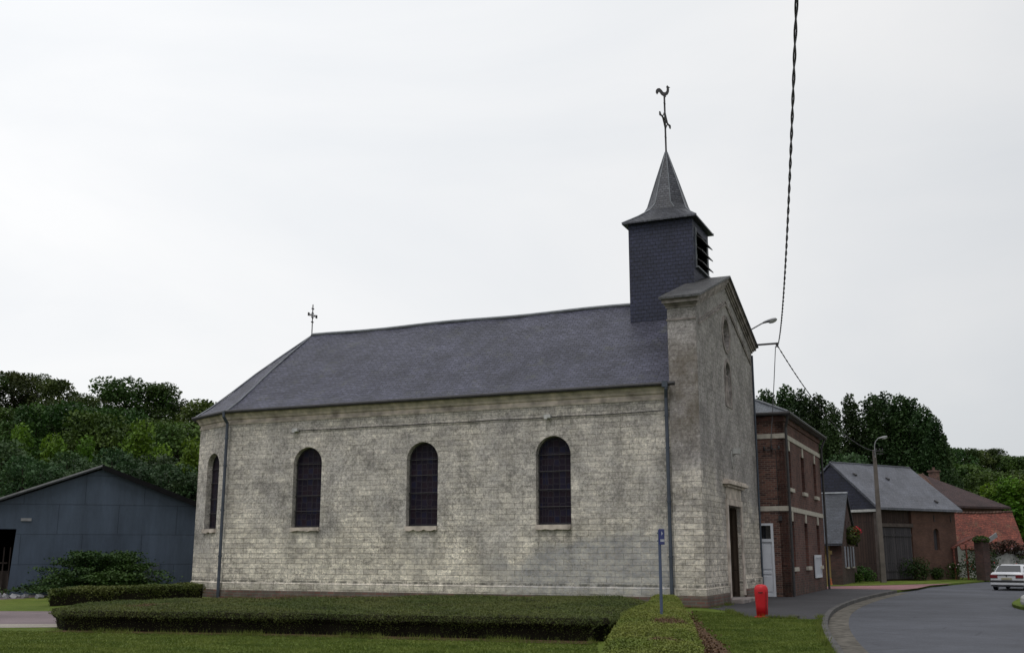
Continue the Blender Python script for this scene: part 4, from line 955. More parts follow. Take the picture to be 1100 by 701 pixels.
def place(key, args, loc, sc, rz, label, group, cat='tree', name=None):
    if key not in protos:
        t = tree(*args); protos[key] = t
    else:
        src = protos[key]; t = src.copy(); col.objects.link(t)
        for c in src.children:
            d = c.copy(); col.objects.link(d); d.parent = t
    if name: t.name = name
    t.location = loc; t.scale = sc if isinstance(sc, tuple) else (sc, sc, sc); t.rotation_euler = (0, 0, rz)
    t['label'] = label; t['category'] = cat
    if group: t['group'] = group
    elif 'group' in t: del t['group']
    return t
KIND = {'oakA': ('broad', 13, 5.2, .33, 1, 'leaf_dark', 44, .2), 'oakB': ('broad', 12, 5.0, .33, 2, 'leaf_dark', 40, .15), 'midA': ('broad', 10, 4.3, .30, 3, 'leaf_mid', 38, .1), 'midB': ('broad', 10, 4.2, .30, 4, 'leaf_mid', 38, .08),
        'brt': ('poplar', 7.5, 2.1, .24, 5, 'leaf_bright', 26), 'grey': ('broad', 8, 3.6, .23, 6, 'leaf_grey', 34, .03), 'popA': ('poplar', 18, 3.0, .30, 8, 'leaf_poplar', 70), 'popB': ('poplar', 17, 3.3, .30, 9, 'leaf_poplar', 60)}
def tre(key, px, py, Y, label, group, hs=None, ws=1.0, z0=None):
    """crown top seen at px,py at distance Y, foot on the hill"""
    top = at(px, py, Y); zg = float(hillz(top.x, Y)) if z0 is None else z0
    H = KIND[key][1]; s_ = (top.z-zg)/H if hs is None else hs
    zz = top.z-H*s_ if hs is not None else zg
    w_ = s_**.5*ws if hs is None else s_*ws
    return place(key, KIND[key], (top.x, Y, zz), (w_, w_, s_), (px*1.7) % 6.28, label, group)
GL = 'dark trees on the wooded hill above the shed'
for k, px, py, Y, lab, ws in [
    ('oakA', -22, 396, 122, 'dark skyline tree cut by the left edge of the photo', 1.1), ('oakB', 17, 401, 124, 'dark flat-topped skyline tree nearest the left edge', 1.0), ('oakA', 41, 403, 128, 'dark skyline tree second from the left edge, ending in a blunt right shoulder', .8),
    ('oakB', 66, 410, 118, 'loose skyline tree with sky showing through its top', .85), ('oakA', 90, 424, 132, 'lower dark tree at the dip in the skyline', .9), ('oakB', 112, 424, 130, 'small dark tree in the skyline dip beside the biggest crown', .6),
    ('oakA', 136, 407, 112, 'biggest dark round tree on the left skyline', 1.15), ('oakB', 167, 414, 114, 'right half of the high dark crown on the left skyline', 1.0), ('oakA', 188, 428, 118, 'dark tree sloping down towards the church roof', .9), ('midB', 216, 432, 110, 'mid green skyline tree touching the church eave', 1.1), ('midA', 244, 438, 116, 'mid green tree half hidden behind the church apse roof', 1.1)]:
    tre(k, px, py, Y, lab, GL, ws=ws)
GM = 'mid green trees on the slope'
for i, (k, px, py, Y, lab) in enumerate([('oakB', 0, 440, 102, 'shaded tree below the leftmost skyline crown'), ('midA', 38, 438, 100, 'mid green slope tree above the shed left roof slope'), ('midB', 74, 436, 98, 'mid green slope tree left of the shed ridge'), ('midA', 104, 446, 96, 'bushy slope tree above the shed ridge'), ('midB', 128, 440, 100, 'mid green slope tree just right of the shed ridge'), ('oakB', 160, 452, 100, 'dark slope tree under the biggest round crown'), ('midA', 192, 456, 96, 'mid green slope tree left of the church apse'), ('midB', 226, 462, 98, 'mid green slope tree behind the church apse wall')]):
    tre(k, px, py, Y, lab, GM, ws=1.05)
GB = 'bright young trees above the shed roof'
for px, py, Y, lab, ws in [(22, 461, 86, 'bright yellow-green young tree at far left above the shed', .9), (58, 472, 80, 'bright young tree over the shed left roof slope', 1.0), (94, 474, 80, 'bright young tree right above the shed ridge', .8), (152, 457, 86, 'tallest bright green young tree right of the shed ridge', 1.15), (174, 482, 82, 'small bright tree right of the tallest bright one', .9), (207, 476, 78, 'bright young tree beside the church apse wall', 1.0)]:
    tre('brt', px, py, Y, lab, GB, ws=ws)
GG = 'grey-green bushy trees behind the shed'
for px, py, Y, lab in [(4, 474, 75, 'grey-green willow bush at the left edge'), (28, 492, 72, 'grey-green bush second from left behind the shed'), (50, 498, 70, 'grey-green bush behind the shed left roof slope'), (76, 488, 74, 'grey-green bush left of the shed ridge'), (100, 498, 70, 'grey-green bush behind the shed ridge'), (124, 484, 74, 'grey-green bush right of the shed ridge'), (146, 498, 68, 'grey-green bush above the middle of the shed right slope'), (166, 490, 72, 'grey-green bush above the shed right slope, second from church'), (190, 500, 67, 'grey-green bush nearest the church above the shed'), (206, 512, 66, 'dark bush between shed roof and church wall')]:
    tre('grey', px, py, Y, lab, GG, z0=0, ws=1.0)
GP = 'tall poplars behind the barn'
for k, px, py, Y, lab, ws in [('popA', 822, 424, 108, 'poplar half hidden behind the brick house roof', 1.1), ('popB', 843, 421, 110, 'leftmost full poplar above the brick house eave', 1.05), ('popA', 860, 424, 108, 'poplar crossed by the thin overhead cable', 1.05), ('popB', 877, 430, 106, 'lower poplar left of the gap', 1.0), ('popA', 893, 438, 104, 'short poplar beside the first sky gap', .8),
    ('popA', 912, 429, 108, 'slim lone poplar between two gaps', .95), ('popB', 936, 430, 108, 'first poplar of the big dark clump', 1.0), ('popA', 950, 427, 110, 'tallest poplar of the big dark clump', 1.1), ('popB', 966, 430, 108, 'third poplar of the big dark clump', 1.05), ('popA', 979, 433, 108, 'poplar right of the tallest in the clump', 1.0), ('popB', 992, 442, 106, 'poplar on the falling right shoulder of the clump', .95), ('popA', 1003, 452, 104, 'lower poplar on the right shoulder', .85), ('popB', 1011, 468, 104, 'last and lowest poplar at the right end of the clump', .75)]:
    tre(k, px, py, Y, lab, GP, z0=0, ws=ws)
tre('popB', 925, 470, 112, 'low dark poplar filling the gap behind the barn ridge', GP, z0=0, ws=1.2)
tre('popA', 889, 468, 112, 'low dark poplar behind the brick house corner', GP, z0=0, ws=1.2)
GH = 'distant trees on the right hill'
for i, (k, px, py, Y, lab) in enumerate([('midA', 1022, 481, 190, 'hill tree directly right of the poplars'), ('midB', 1038, 483, 200, 'second hill tree right of the poplars'), ('midA', 1052, 484, 205, 'rounded distant tree on the right hill crest'), ('oakB', 1064, 483, 210, 'dark small-crowned tree on the right hill crest'), ('midB', 1078, 489, 205, 'distant crest tree before the right edge'), ('midA', 1092, 490, 200, 'distant crest tree at the right edge'), ('midB', 1106, 492, 200, 'distant tree cut by the right edge'),
    ('midB', 1028, 500, 150, 'mid slope tree above the brown roof'), ('midA', 1046, 504, 150, 'mid slope tree above the chimney'), ('oakB', 1062, 508, 140, 'dark tree above the red tile roof'), ('midA', 1084, 506, 150, 'mid slope tree near the right edge'), ('oakB', 1102, 510, 140, 'dark tree on the slope at the right edge')]):
    tre(k, px, py, Y, lab, GH, ws=1.25)
for px, py, Y, lab in [(1066, 522, 112, 'bright green tree behind the red tile roof, left one'), (1082, 516, 110, 'bright green tree behind the red tile roof, middle one'), (1099, 519, 110, 'bright green tree behind the red tile roof at the right edge')]:
    tre('brt', px, py, Y, lab, 'bright trees behind the red tile roof', z0=0, ws=1.5)
tre('grey', 908, 489, 90, 'olive green rounded tree just behind the dark barn gable', None, z0=0, ws=1.0)
# undergrowth filling the wooded slopes
n = 26000; Xr = rng.uniform(-75, 0, n); Yr = rng.uniform(64, 135, n); Zr = hillz(Xr, Yr)+rng.random(n)*3.2
n2 = 16000; X2 = rng.uniform(25, 140, n2); Y2 = rng.uniform(98, 240, n2); Z2 = hillz(X2, Y2)+rng.random(n2)*4.0
P = np.concatenate([np.stack([Xr, Yr, Zr], 1), np.stack([X2, Y2, Z2], 1)])
o = quads('undergrowth', P, .9*(.6+.8*rng.random(len(P))), M['leaf_dark']); tag(o, 'dark undergrowth filling the wooded slopes behind the buildings', 'undergrowth', kind='stuff')

# ------------------------------------------------------------ shed
sa = R(-18); SO = Vector((-14.0, 48.5, 0))      # right-hand front corner, local x runs left along the front as negative
sh = thing('shed', 'large blue-grey panelled metal shed with low gable roof and dark open doorway', 'shed', SO, R(18))
ridx = -4.3
mb = MB(); mb.wall((0, 0, 0), (1, 0, 0), (0, -1, 0), [(-9.0, 0), (-9.0, 2.75), (-7.55, 2.75), (-7.7, 0), (0, 0), (0, 3.72), (ridx, 5.35), (-9.0, 3.6)], [], .12)
mb.box(-.12, 0, .12, 16, 0, 3.7); mb.box(-9.0, -8.9, .12, 16, 0, 3.55); mb.box(-8.9, -.12, 15.9, 16, 0, 3.7); mb.build('wall', M['shed'], sh)
mb = MB(); mb.extr([(.3, 3.66), (ridx, 5.42), (ridx, 5.52), (.3, 3.76)], (0, -.25, 0), (1, 0, 0), (0, 0, 1), (0, 16.5, 0)); mb.extr([(-9.5, 3.47), (ridx, 5.42), (ridx, 5.52), (-9.5, 3.57)], (0, -.25, 0), (1, 0, 0), (0, 0, 1), (0, 16.5, 0)); sr = mb.build('roof', M['shed_roof'], sh)
mb = MB(); mb.extr([(-9.5, 3.52), (ridx, 5.47), (ridx, 5.54), (-9.5, 3.59)], (0, -.3, 0), (1, 0, 0), (0, 0, 1), (0, .045, 0)); mb.build('verge_trim', M['lamp_grey'], sr)
mb = MB(); mb.extr([(.34, 3.54), (ridx, 5.33), (ridx, 5.55), (.34, 3.79)], (0, -.32, 0), (1, 0, 0), (0, 0, 1), (0, .055, 0)); mb.build('verge_trim', M['black'], sr)
mb = MB(); mb.box(-8.88, -7.0, 5, 5.1, 0, 3.4); mb.build('shed_shade_plate', M['black'], sh)  # added black plate that paints the shed opening as deep shade
mb = MB(); mb.obox((-7.2, -.02, 3.15), (.42, .05, .12)); mb.build('sign_board', M['lamp_grey'], sh)
mb = MB(); mb.obox((-2.0, -.02, .95), (.75, .04, .8)); mb.build('hatch', M['pipe'], sh)
mb = MB(); mb.box(-8.5, -7.8, 1.2, 1.5, 0, 1.0); mb.box(-8.6, -7.9, 1.0, 1.1, 1.3, 1.36); [mb.box(-8.6+.25*k, -8.55+.25*k, 1.0, 1.05, 0, 2.0) for k in range(4)]
o = mb.build('rack', M['beam'], loc=SO); o.rotation_euler = (0, 0, R(18)); tag(o, 'dark timber rack standing inside the shed doorway', 'rack')
mb = MB(); rr = random.Random(9)
for k in range(16):
    s_ = rr.uniform(.06, .2); mb.obox((rr.uniform(-1.1, 1.1), rr.uniform(-.45, .45), s_*.3), (s_*1.7, s_*1.3, s_), (rr.random(), rr.random(), rr.random()*3))
o = mb.build('rubble_pile', M['lamp_grey'], loc=gnd(18, 642), bevel=.02); tag(o, 'small heap of pale stones in front of the shed doorway', 'rubble')

# ------------------------------------------------------------ hedges and beds
def seg_dist(P, poly):
    P = np.asarray(P); n = len(poly); dmin = np.full(len(P), 1e9); ins = np.zeros(len(P), bool)
    for i in range(n):
        a = np.array(poly[i][:2], float); b = np.array(poly[(i+1) % n][:2], float); ab = b-a
        t = np.clip(((P-a)@ab)/(ab@ab), 0, 1); d = np.linalg.norm(P-(a+t[:, None]*ab), axis=1); dmin = np.minimum(dmin, d)
        c = (a[1] > P[:, 1]) != (b[1] > P[:, 1]); xi = a[0]+(P[:, 1]-a[1])*(b[0]-a[0])/(b[1]-a[1]+1e-12); ins ^= c & (P[:, 0] < xi)
    return np.where(ins, dmin, -dmin)
def wob(P, s): return (np.sin(P[:, 0]*1.3*s+1)*np.cos(P[:, 1]*1.7*s)+.5*np.sin(P[:, 0]*3.1*s+P[:, 1]*2.3*s))/1.5
def hedge(name, poly, h, mats, label, ntop, nside, leaf, step=.2, hfun=None, undercut=.16, dead=None, cat='hedge'):
    xs = np.arange(min(p[0] for p in poly), max(p[0] for p in poly)+step, step); ys = np.arange(min(p[1] for p in poly), max(p[1] for p in poly)+step, step)
    X, Y = np.meshgrid(xs, ys); Q = np.stack([X.ravel(), Y.ravel()], 1); d = seg_dist(Q, poly)
    def top(Q, d):
        z = h+.035*wob(Q, 1.1)+.02*wob(Q, 3.7)
        if hfun is not None: z = z+hfun(Q)
        return z-.12*np.clip(1-d/.22, 0, 1)**2
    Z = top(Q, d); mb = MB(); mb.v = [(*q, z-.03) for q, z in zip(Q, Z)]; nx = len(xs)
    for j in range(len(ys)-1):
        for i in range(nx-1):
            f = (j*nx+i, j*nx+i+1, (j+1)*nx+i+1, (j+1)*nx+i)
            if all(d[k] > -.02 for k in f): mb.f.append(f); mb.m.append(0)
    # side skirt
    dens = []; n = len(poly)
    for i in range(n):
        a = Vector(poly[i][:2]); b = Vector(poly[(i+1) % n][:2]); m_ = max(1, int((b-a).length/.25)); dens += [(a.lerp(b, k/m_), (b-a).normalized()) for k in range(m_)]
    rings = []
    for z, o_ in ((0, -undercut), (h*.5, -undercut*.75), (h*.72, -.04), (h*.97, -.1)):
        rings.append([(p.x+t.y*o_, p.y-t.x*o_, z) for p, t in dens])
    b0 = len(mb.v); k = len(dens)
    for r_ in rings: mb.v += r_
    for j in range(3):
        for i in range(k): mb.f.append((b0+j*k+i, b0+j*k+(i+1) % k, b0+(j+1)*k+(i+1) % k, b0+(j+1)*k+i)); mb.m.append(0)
    # leaves
    lo = np.array([xs.min(), ys.min()]); hi = np.array([xs.max(), ys.max()]); T = lo+(hi-lo)*rng.random((ntop*3, 2)); dd = seg_dist(T, poly); T = T[dd > 0][:ntop]; dd = dd[dd > 0][:ntop]
    tz = top(T, dd)+rng.normal(0, .018, len(T)); Pt = np.column_stack([T, tz])
    idx = rng.integers(0, k, nside); zz = h*rng.random(nside)**.45; pa = np.array([[p.x, p.y] for p, t in dens]); ta = np.array([[t.x, t.y] for p, t in dens])
    off = np.interp(zz, [0, h*.5, h*.75, h], [-undercut, -undercut*.7, 0, -.06])+rng.normal(0, .025, nside)+.03*np.sin(idx*.7); jit = (rng.random(nside)-.5)*.3
    Ps = np.column_stack([pa[idx, 0]+ta[idx, 1]*off+ta[idx, 0]*jit, pa[idx, 1]-ta[idx, 0]*off+ta[idx, 1]*jit, zz])
    P = np.concatenate([Pt, Ps]); 
    t = thing(name, label, cat, (0, 0, 0))
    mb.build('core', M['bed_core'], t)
    if dead is not None:
        isd = np.zeros(len(P), bool)
        for cx_, cy_, rx, ry in dead: isd |= ((P[:, 0]-cx_)/rx)**2+((P[:, 1]-cy_)/ry)**2+rng.normal(0, .35, len(P)) < 1
        quads('dead_foliage', P[isd], leaf, M['dead_leaf'], t, .3); P = P[~isd]
    quads('foliage', P, leaf*(.6+.8*rng.random(len(P))), M[mats], t, .3)
    return t
HA = [(-10.35, 25.2), (-4.3, 23.9), (1.75, 22.1), (2.05, 22.4), (2.35, 24.5), (3.7, 30.0), (3.2, 31.8), (-3, 32.3), (-8.6, 32.2), (-10.6, 30.6), (-11.15, 28.2), (-10.95, 26.0)]
hedge('hedge', HA, .47, 'bed_leaf', 'wide dark clipped evergreen bed running along the front of the church', 230000, 46000, .026, undercut=.2, hfun=lambda Q: .06*np.clip((Q[:, 1]-26)/7, 0, 1)*np.clip((Q[:, 0]+7)/5, 0, 1), dead=[(-7.4, 31.6, 1.5, .5), (-4.5, 31.8, .9, .3), (-9, 27, .6, .3)])
HB = [(.35, 8.0), (1.6, 8.0), (2.45, 14.0), (3.55, 21.8), (4.35, 28.0), (4.85, 31.8), (4.1, 32.4), (3.95, 30.4), (2.45, 24.3), (2.12, 21.6), (1.6, 18.0), (1.15, 14.2)]
hedge('hedge', HB, .50, 'bed_leaf2', 'lighter green clipped hedge running towards the viewer with two brown patches', 210000, 40000, .024, undercut=.15, dead=[(2.95, 20.5, .30, .75), (2.25, 16.2, .24, .5)], hfun=lambda Q: .05*np.clip((Q[:, 1]-24)/8, 0, 1))
HC = [(-15.9, 37.6), (-15.5, 36.8), (-13.0, 41.0), (-12.2, 43.2), (-12.9, 43.9)]
hedge('hedge', HC, .55, 'bed_leaf', 'narrow low clipped hedge in front of the shed and juniper', 16000, 9000, .06, undercut=.04)
mb = MB(); sheet(mb, [(-10.6, 24.9), (-4.4, 23.5), (1.5, 21.6), (1.75, 22.2), (-4.3, 24.1), (-10.3, 25.5)], .012); struct(mb.build('soil_strip', M['soil']))
mb = MB(); sheet(mb, [(1.9, 9), (2.5, 9), (3.3, 14.5), (3.95, 20), (4.35, 24), (4.95, 29.5), (4.8, 31), (4.2, 28), (3.4, 21.8), (2.4, 14)], .012); struct(mb.build('soil_strip', M['soil']))
n = 2600; t = rng.random(n); yy = 9+22*t; xx = np.interp(yy, [9, 14.5, 20, 24, 29.5, 31], [1.95, 2.75, 3.5, 3.95, 4.62, 4.85])+rng.normal(0, .16, n)
o = quads('leaf_litter', np.column_stack([xx, yy, .03+.16*rng.random(n)**2]), .06, M['dead_leaf']); tag(o, 'dead brown clippings lying along the right side of the light hedge', 'litter', kind='stuff')
def tufts(name, pts, h0, h1, wd, mat, label, cat):
    n = len(pts); a = rng.random(n)*6.28; hh = h0+(h1-h0)*rng.random(n)**2; dx, dy = np.cos(a)*wd, np.sin(a)*wd; ln = rng.normal(0, .35, (n, 2))*hh[:, None]
    V = np.stack([pts-np.stack([dx, dy, 0*dx], 1), pts+np.stack([dx, dy, 0*dx], 1), pts+np.stack([ln[:, 0], ln[:, 1], hh], 1)], 1).reshape(-1, 3)
    return tag(rawmesh(name, V, np.arange(n*3).reshape(n, 3), M[mat]), label, cat, kind='stuff')
def along(pts, n, sp):
    P_ = np.array([tuple(p)[:2] for p in pts]); L_ = np.concatenate([[0], np.cumsum(np.linalg.norm(np.diff(P_, axis=0), axis=1))]); t = rng.random(n)*L_[-1]
    t = t+.5*np.sin(t*2.1)+.3*np.sin(t*5.3); t = np.clip(t, 0, L_[-1]); return np.column_stack([np.interp(t, L_, P_[:, 0])+rng.normal(0, sp, n), np.interp(t, L_, P_[:, 1])+rng.normal(0, sp, n), np.zeros(n)])
tufts('weeds', np.concatenate([along([q for q in kl if q.y < 31], 2600, .05)+np.array([-.2, 0, 0]), along([CL(-20, -.1), CL(-.5, -.15), CL(.25, .0), CL(.25, 3.2)], 2600, .07), along([gnd(779, 655.5), gnd(795, 661.5), gnd(820, 664), gnd(850, 664.5), gnd(884, 664.5)], 1800, .07), along([(-10.3, 25.0), (-4.4, 23.6), (1.6, 21.8)], 3000, .08)]), .04, .16, .006, 'blade', 'taller grass and weeds left along kerb, wall foot and bed edges', 'grass')
sh_ = np.column_stack([rng.uniform(-10.5, 3, 700), rng.uniform(24.5, 31.5, 700)]); sh_ = sh_[seg_dist(sh_, HA) > .1]
tufts('shoots', np.column_stack([sh_, np.full(len(sh_), .47)]), .03, .11, .006, 'bed_leaf2', 'stray shoots standing out of the dark clipped bed', 'shoots')
# juniper
jc = gnd(102, 641); jn = thing('juniper', 'dark spreading juniper bush with layered fronds in front of the shed', 'shrub', (jc.x-.35, jc.y+1.0, 0)); jn.scale = (1.15, 1.0, 1.12)
P = []; r_ = random.Random(4); bmb = MB()
for k in range(190):
    a = r_.uniform(0, 6.28); Lh = r_.uniform(.5, 1.0); tilt = .06+.9*r_.random()**2.1; ln = 3.5*Lh*(1-.62*tilt); hx = 1.55*tilt
    q = [(math.cos(a)*ln*s*1.02, math.sin(a)*ln*s*.7, .1+hx*(1-(1-s)**1.6)+.12*math.sin(s*3.1)) for s in np.linspace(0, 1, 7)]
    if k < 40: bmb.tube(q, [.03-.004*i for i in range(7)], 4)
    for s in rng.random(230)**.6:
        c = np.array([np.interp(s, np.linspace(0, 1, 7), [p[i] for p in q]) for i in range(3)]); P.append(c+rng.normal(0, 1, 3)*np.array([.17, .17, .045]))
quads('foliage', np.array(P), .10, M['juniper'], jn, .8); bmb.build('branches', M['bark'], jn)

def bush(px, py, Y, w_, h, mat, label, flower=None, leaf=.12, n=1500, nf=60, cat='bush'):
    p = gnd(px, py) if Y is None else Vector((*at(px, py, Y)[:2], 0)); t = thing('bush', label, cat, p)
    lob = [((random.uniform(-.5, .5)*w_, random.uniform(-.25, .25)*w_, h*random.uniform(.3, .62)), h*.42, (max(1, w_/h*.35), .8, 1)) for _ in range(6)]
    P_ = np.concatenate([sphpts(n//6, c, r, sq, .4) for c, r, sq in lob]); P_[:, 2] = np.maximum(P_[:, 2], .02); quads('foliage', P_, leaf, M[mat], t)
    if flower:
        q = P_[rng.integers(0, len(P_), nf)]*np.array([1.05, 1.05, 1.08]); tag(quads('flowers', q, .11, M[flower], t), kind='stuff')
    return t
GBs = None
for a in [(935, 624, None, 2.2, 1.0, 'leaf_mid', 'low leafy bush at the foot of the concrete pole'), (916, 625, None, 1.2, .6, 'leaf_mid', 'small bush below the cottage shutters'), (984, 621, 70, 1.6, 1.5, 'leaf_dark', 'rounded dark bush against the barn brick wall'), (1001, 620.5, 72, 1.2, .9, 'leaf_dark', 'low bush second along the barn wall'), (1013, 620, 73, 1.4, 1.3, 'leaf_mid', 'bush with pale flowers by the barn wall', 'flower_pink'), (1026, 619.5, 73.5, 1.3, 1.4, 'leaf_dark', 'dark bush with pale flowers at the barn corner', 'flower_pink'),
          (1054, 618, 72.5, 1.8, 2.2, 'leaf_dark', 'tall dark bush between gate pillar and parked car', 'flower_red'), (1066, 617, 76, 2.6, 1.9, 'leaf_dark', 'dark leafy bush behind the parked car', 'flower_red'), (1092, 612, 74, 4.2, 2.1, 'leaf_dark', 'bush with red flowers over the parked car roof', 'flower_red'), (1068, 600, 73.4, 3.8, 0, 'wine_leaf', '')]:
    if a[4]: bush(*a)
wc = thing('climber', 'wine red climbing plant hanging over the garden wall below the red tiles', 'climbing plant', (34.2, 73.3, 0), R(8))
quads('foliage', np.concatenate([sphpts(700, (-1.6+1.0*i, 0, 2.0+.2*math.sin(i*2)), .7, (1.1, .5, .7)) for i in range(5)]), .13, M['wine_leaf'], wc)
quads('flowers', np.concatenate([sphpts(9, (-1.6+1.0*i, -.2, 2.0), .7, (1.1, .5, .6)) for i in range(4)]), .10, M['flower_pink'], wc)
ivy = thing('ivy', 'ragged ivy clump growing on top of the gate pillar', 'climbing plant', (30.9, 71.3, 2.6))
quads('foliage', sphpts(700, (0, 0, .0), .55, (1, 1, .5)), .12, M['leaf_dark'], ivy)
# grass verge at barn foot and right verge
mb = MB(); sheet(mb, [gnd(893, 629.3), gnd(940, 628.4), gnd(985, 627), gnd(1040, 621.5), gnd(1062, 620.2), gnd(1062, 619), gnd(1000, 621.5), gnd(893, 627.2)], .014); struct(mb.build('verge', M['grass']))
o = MB(); o.obox((0, 0, .1), (1.2, 1.4, .36), (.1, .1, .3)); bo = o.build('boulder', M['grey_white'], loc=(17.75, 36.2, 0), bevel=.12); tag(bo, 'pale rounded stone at the road edge on the right border', 'boulder')

# ------------------------------------------------------------ hydrant, sign
hy = thing('fire_hydrant', 'bright red capped fire hydrant standing on the lawn edge before the house door', 'fire hydrant', (6.93, 30.4, .0), R(-20))
mb = MB(); mb.lathe([(.05, .035), (.155, .04), (.165, .3), (.185, .62), (.19, .74), (.175, .82), (.13, .875), (.06, .895), (.01, .90)], (0, 0), 28, 1, .85); mb.build('cap', M['red_paint'], hy, smooth=True)
mb = MB(); mb.lathe([(.215, .0), (.215, .035), (.16, .045)], (0, 0), 24, 1, .85); mb.build('base_flange', M['red_paint'], hy)
mb = MB(); mb.extr([(-.07, .70), (.07, .70), (.05, .67), (0, .655), (-.05, .67)], (0, -.158, 0), (1, 0, 0), (0, 0, 1), (0, -.012, 0)); mb.build('grip', M['tail_red'], hy)
mb = MB(); mb.tube([(.13, -.12, .1), (.145, -.12, .7)], .008, 5); mb.build('hinge', M['tail_red'], hy)
sg = thing('signpost', 'slim grey post carrying a small blue sign seen edge-on by the hedge', 'sign', (3.08, 22.6, 0), R(58))
mb = MB(); mb.tube([(0, 0, 0), (0, 0, 2.22)], .032, 10); mb.build('post', M['post_grey'], sg)
mb = MB(); mb.box(-.13, .13, -.06, -.045, 1.92, 2.24); spn = mb.build('sign_panel', M['sign_blue'], sg, bevel=.006)
mb = MB(); mb.extr([(-.03, 2.11), (.03, 2.15), (-.03, 2.19)], (0, -.061, 0), (1, 0, 0), (0, 0, 1), (0, -.003, 0))
for i in range(3): mb.box(-.09+.07*i, -.04+.07*i, -.064, -.061, 1.98, 2.03)
mb.build('sign_marks', M['white'], spn)
mb = MB(); mb.box(-.04, .04, -.045, .035, 1.98, 2.01); mb.box(-.04, .04, -.045, .035, 2.14, 2.17); mb.build('clamp', M['post_grey'], sg)
mb = MB(); mb.obox((0, 0, .04), (.9, .12, .07), (0, .03, .0)); mb.obox((.35, .06, .06), (.3, .2, .07)); o = mb.build('broken_kerb', M['kerb'], loc=gnd(838, 663.5), bevel=.02); o.rotation_euler = (0, 0, -.4); tag(o, 'short piece of pale broken kerb lying on the lawn edge', 'stone')
# orange-yellow bollard thing beside the cottage corner
mb = MB(); mb.lathe([(.13, 0), (.12, .06), (.08, .35), (.05, .6), (.02, .62)], (0, 0), 12); o = mb.build('marker_cone', plain('orange_plastic', (.40, .12, .03), .5, .4, .2, 2), loc=(*at(892.3, 620, 56)[:2], .15)); o.scale = (.6, .6, .55); tag(o, 'orange marker by the cottage corner, just past the brick house', 'marker')
mb = MB(); mb.box(-.03, .03, -.05, .05, 0, .34); mb.box(-.2, .2, -.03, .03, .08, .26)
o = mb.build('wall_box', M['yellow_wall'], hs_); o.location = (.12, HL+.1, 1.6); o['label'] = 'ochre meter box at the far house corner'

# ------------------------------------------------------------ car
car = thing('parked_car', 'white saloon car seen from behind at the right edge of the road', 'car', (0, 0, 0))
CLn, CWd = 4.15, 1.62
def body(mb, secs):                         # secs: (y, [(halfwidth, z)...])
    k = len(secs[0][1])*2; b = len(mb.v)
    for y, pr in secs:
        mb.v += [(x, y, z) for x, z in pr]+[(-x, y, z) for x, z in reversed(pr)]
    for j in range(len(secs)-1):
        for i in range(k): mb.f.append((b+j*k+i, b+(j+1)*k+i, b+(j+1)*k+(i+1) % k, b+j*k+(i+1) % k)); mb.m.append(0)
    mb.f.append(tuple(b+i for i in range(k))); mb.m.append(0); mb.f.append(tuple(b+(len(secs)-1)*k+i for i in range(k))[::-1]); mb.m.append(0)
def lp(hw, zt, zb=.17, bulge=.0): return [(hw*.90, zb), (hw, zb+.12), (hw+bulge, .45), (hw*.985, .62), (hw*.95, zt-.05), (hw*.86, zt)]
mb = MB(); h = CWd/2
body(mb, [(0, lp(h*.93, .80, .22)), (.05, lp(h*.97, .86, .18)), (.25, lp(h, .89)), (.75, lp(h, .90)), (1.3, lp(h, .89)), (2.9, lp(h, .87)), (3.6, lp(h*.98, .80)), (4.0, lp(h*.93, .70)), (4.15, lp(h*.85, .55, .25))])
cb = mb.build('body', M['car_paint'], car, smooth=True, bevel=.01)
mb = MB(); cab = [(.42, .885, .0), (.95, .88, .0)]
def cabs(y, zt, hw0, hw1): return (y, [(hw0, .84), ((hw0+hw1)/2+.02, (zt+.84)/2), (hw1+.02, zt-.05), (hw1-.1, zt)])
body(mb, [cabs(.40, .88, .70, .62), cabs(.98, 1.235, .72, .56), (1.6, [(.74, .84), (.68, 1.06), (.60, 1.22), (.5, 1.27)]), cabs(2.3, 1.22, .74, .57), cabs(3.05, .87, .72, .62)]); mb.build('roof', M['car_paint'], cb, smooth=True)
def gl(name, pts): 
    mb = MB(); mb.add(pts, [tuple(range(len(pts)))]); o = mb.build(name, M['glass'], car); s_ = o.modifiers.new('s', 'SOLIDIFY'); s_.thickness = .012; s_.offset = 1; return o
gl('rear_window', [(-.60, .44, .925), (.60, .44, .925), (.50, .925, 1.215), (-.50, .925, 1.215)])
for s_ in (-1, 1):
    q = [(s_*.712, .82, .91), (s_*.732, 1.6, .91), (s_*.625, 1.55, 1.185), (s_*.60, 1.05, 1.17)]; gl('side_window', q if s_ > 0 else q[::-1])
    q = [(s_*.735, 1.68, .91), (s_*.725, 2.8, .91), (s_*.60, 2.28, 1.175), (s_*.625, 1.68, 1.185)]; gl('side_window', q if s_ > 0 else q[::-1])
    mb = MB(); mb.box(min(s_*.42, s_*.785), max(s_*.42, s_*.785), -.02, .08, .60, .77); mb.build('tail_light', M['tail_red'], car, bevel=.015)
    for y in (.75, 3.35):
        tw_ = MB(); m = Matrix.Translation((s_*(h-.09), y, .29)) @ Matrix.Rotation(math.pi/2, 4, 'Y'); tw_.lathe([(.2, -.09), (.29, -.08), (.3, 0), (.29, .08), (.2, .09)], (0, 0), 20); tw_.v = [tuple(m @ Vector(v)) for v in tw_.v]; wo_ = tw_.build('wheel', M['cable'], car)
        rm = MB(); rm.lathe([(.02, -.1), (.19, -.1), (.2, .0), (.19, .1), (.02, .1)], (0, 0), 16); rm.v = [tuple(m @ Vector(v)) for v in rm.v]; rm.build('rim', M['rim'], wo_)
mb = MB(); mb.box(-.80, .80, -.07, .1, .40, .50); mb.box(-.76, .76, -.03, .1, .2, .26); mb.build('bumper_strip', M['car_dark'], car, bevel=.02)
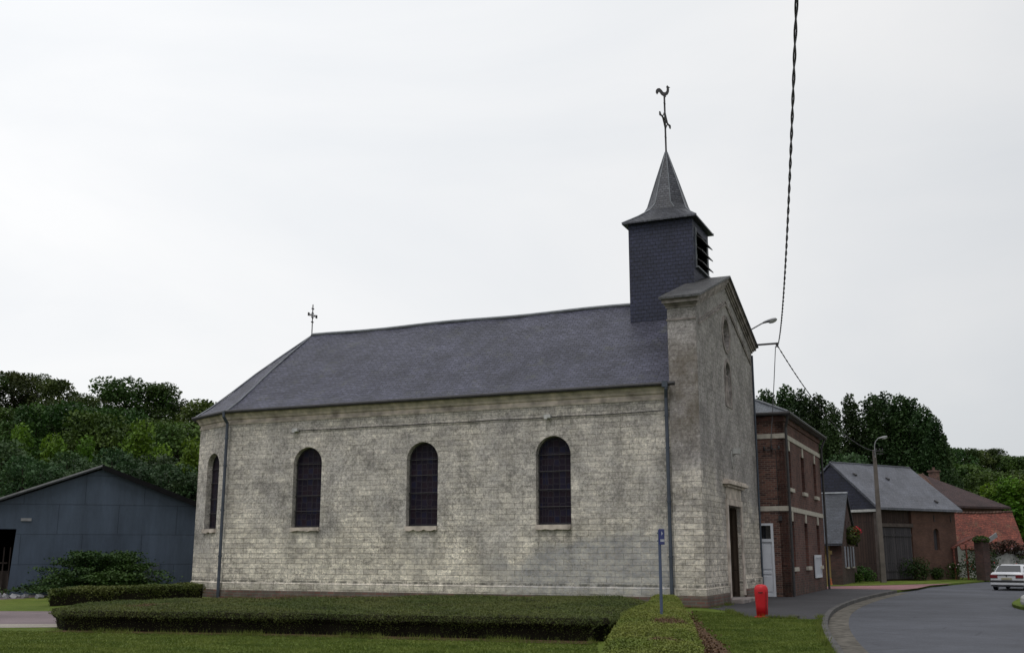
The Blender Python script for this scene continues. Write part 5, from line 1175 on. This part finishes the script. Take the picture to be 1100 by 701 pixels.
mb = MB(); mb.box(-.78, .78, -.055, .08, .26, .40); mb.build('bumper', M['car_paint'], car, bevel=.03)
mb = MB(); mb.box(-.25, .25, -.035, .0, .53, .62); mb.build('number_plate', M['plate'], car)
mb = MB(); mb.extr([(-.03, .70), (0, .66), (.03, .70), (.02, .76), (-.02, .76)], (0, .0, 0), (1, 0, 0), (0, 0, 1), (0, -.02, 0)); mb.build('badge', M['car_dark'], car)
mb = MB(); mb.box(-.42, .42, -.03, .02, .75, .775); mb.build('boot_trim', M['car_dark'], car)
car.location = (24.95, 55.0, RZ+.005); car.rotation_euler = (0, 0, R(-37)); car.scale = (1.0, 1.0, 1.0)

# ------------------------------------------------------------ grass blades on the near lawns
def lawn(poly, n, hmin, hmax, wd):
    lo = np.array([min(p[0] for p in poly), min(p[1] for p in poly)]); hi = np.array([max(p[0] for p in poly), max(p[1] for p in poly)])
    T = lo+(hi-lo)*rng.random((n*2, 2)); T = T[seg_dist(T, poly) > 0][:n]; return T
lawns = np.concatenate([lawn([(-14, 12), (1.0, 12), (1.7, 21.9), (-4.3, 23.8), (-10.3, 25.0), (-14.5, 26.0)], 130000, 0, 0, 0), lawn([(2.6, 13), (4.75, 13), (5.75, 19.8), (6.7, 23.5), (7.6, 27), (8.2, 29.3), (6.9, 29.9), (6.3, 32.5), (5.6, 34.0), (4.9, 30), (3.9, 20)], 42000, 0, 0, 0)])
n = len(lawns); hh = .022+.03*rng.random(n)*(.6+.4*wob(lawns, .8)); a = rng.random(n)*6.28; wv = .009+.007*rng.random(n)
dx = np.cos(a)*wv; dy = np.sin(a)*wv; lx = rng.normal(0, .012, n); ly = rng.normal(0, .012, n)
V = np.stack([np.stack([lawns[:, 0]-dx, lawns[:, 1]-dy, np.zeros(n)], 1), np.stack([lawns[:, 0]+dx, lawns[:, 1]+dy, np.zeros(n)], 1), np.stack([lawns[:, 0]+lx, lawns[:, 1]+ly, hh], 1)], 1).reshape(-1, 3)
o = rawmesh('grass', V, np.arange(n*3).reshape(n, 3), M['blade']); tag(o, 'short mown grass on the near lawns', 'grass', kind='stuff')
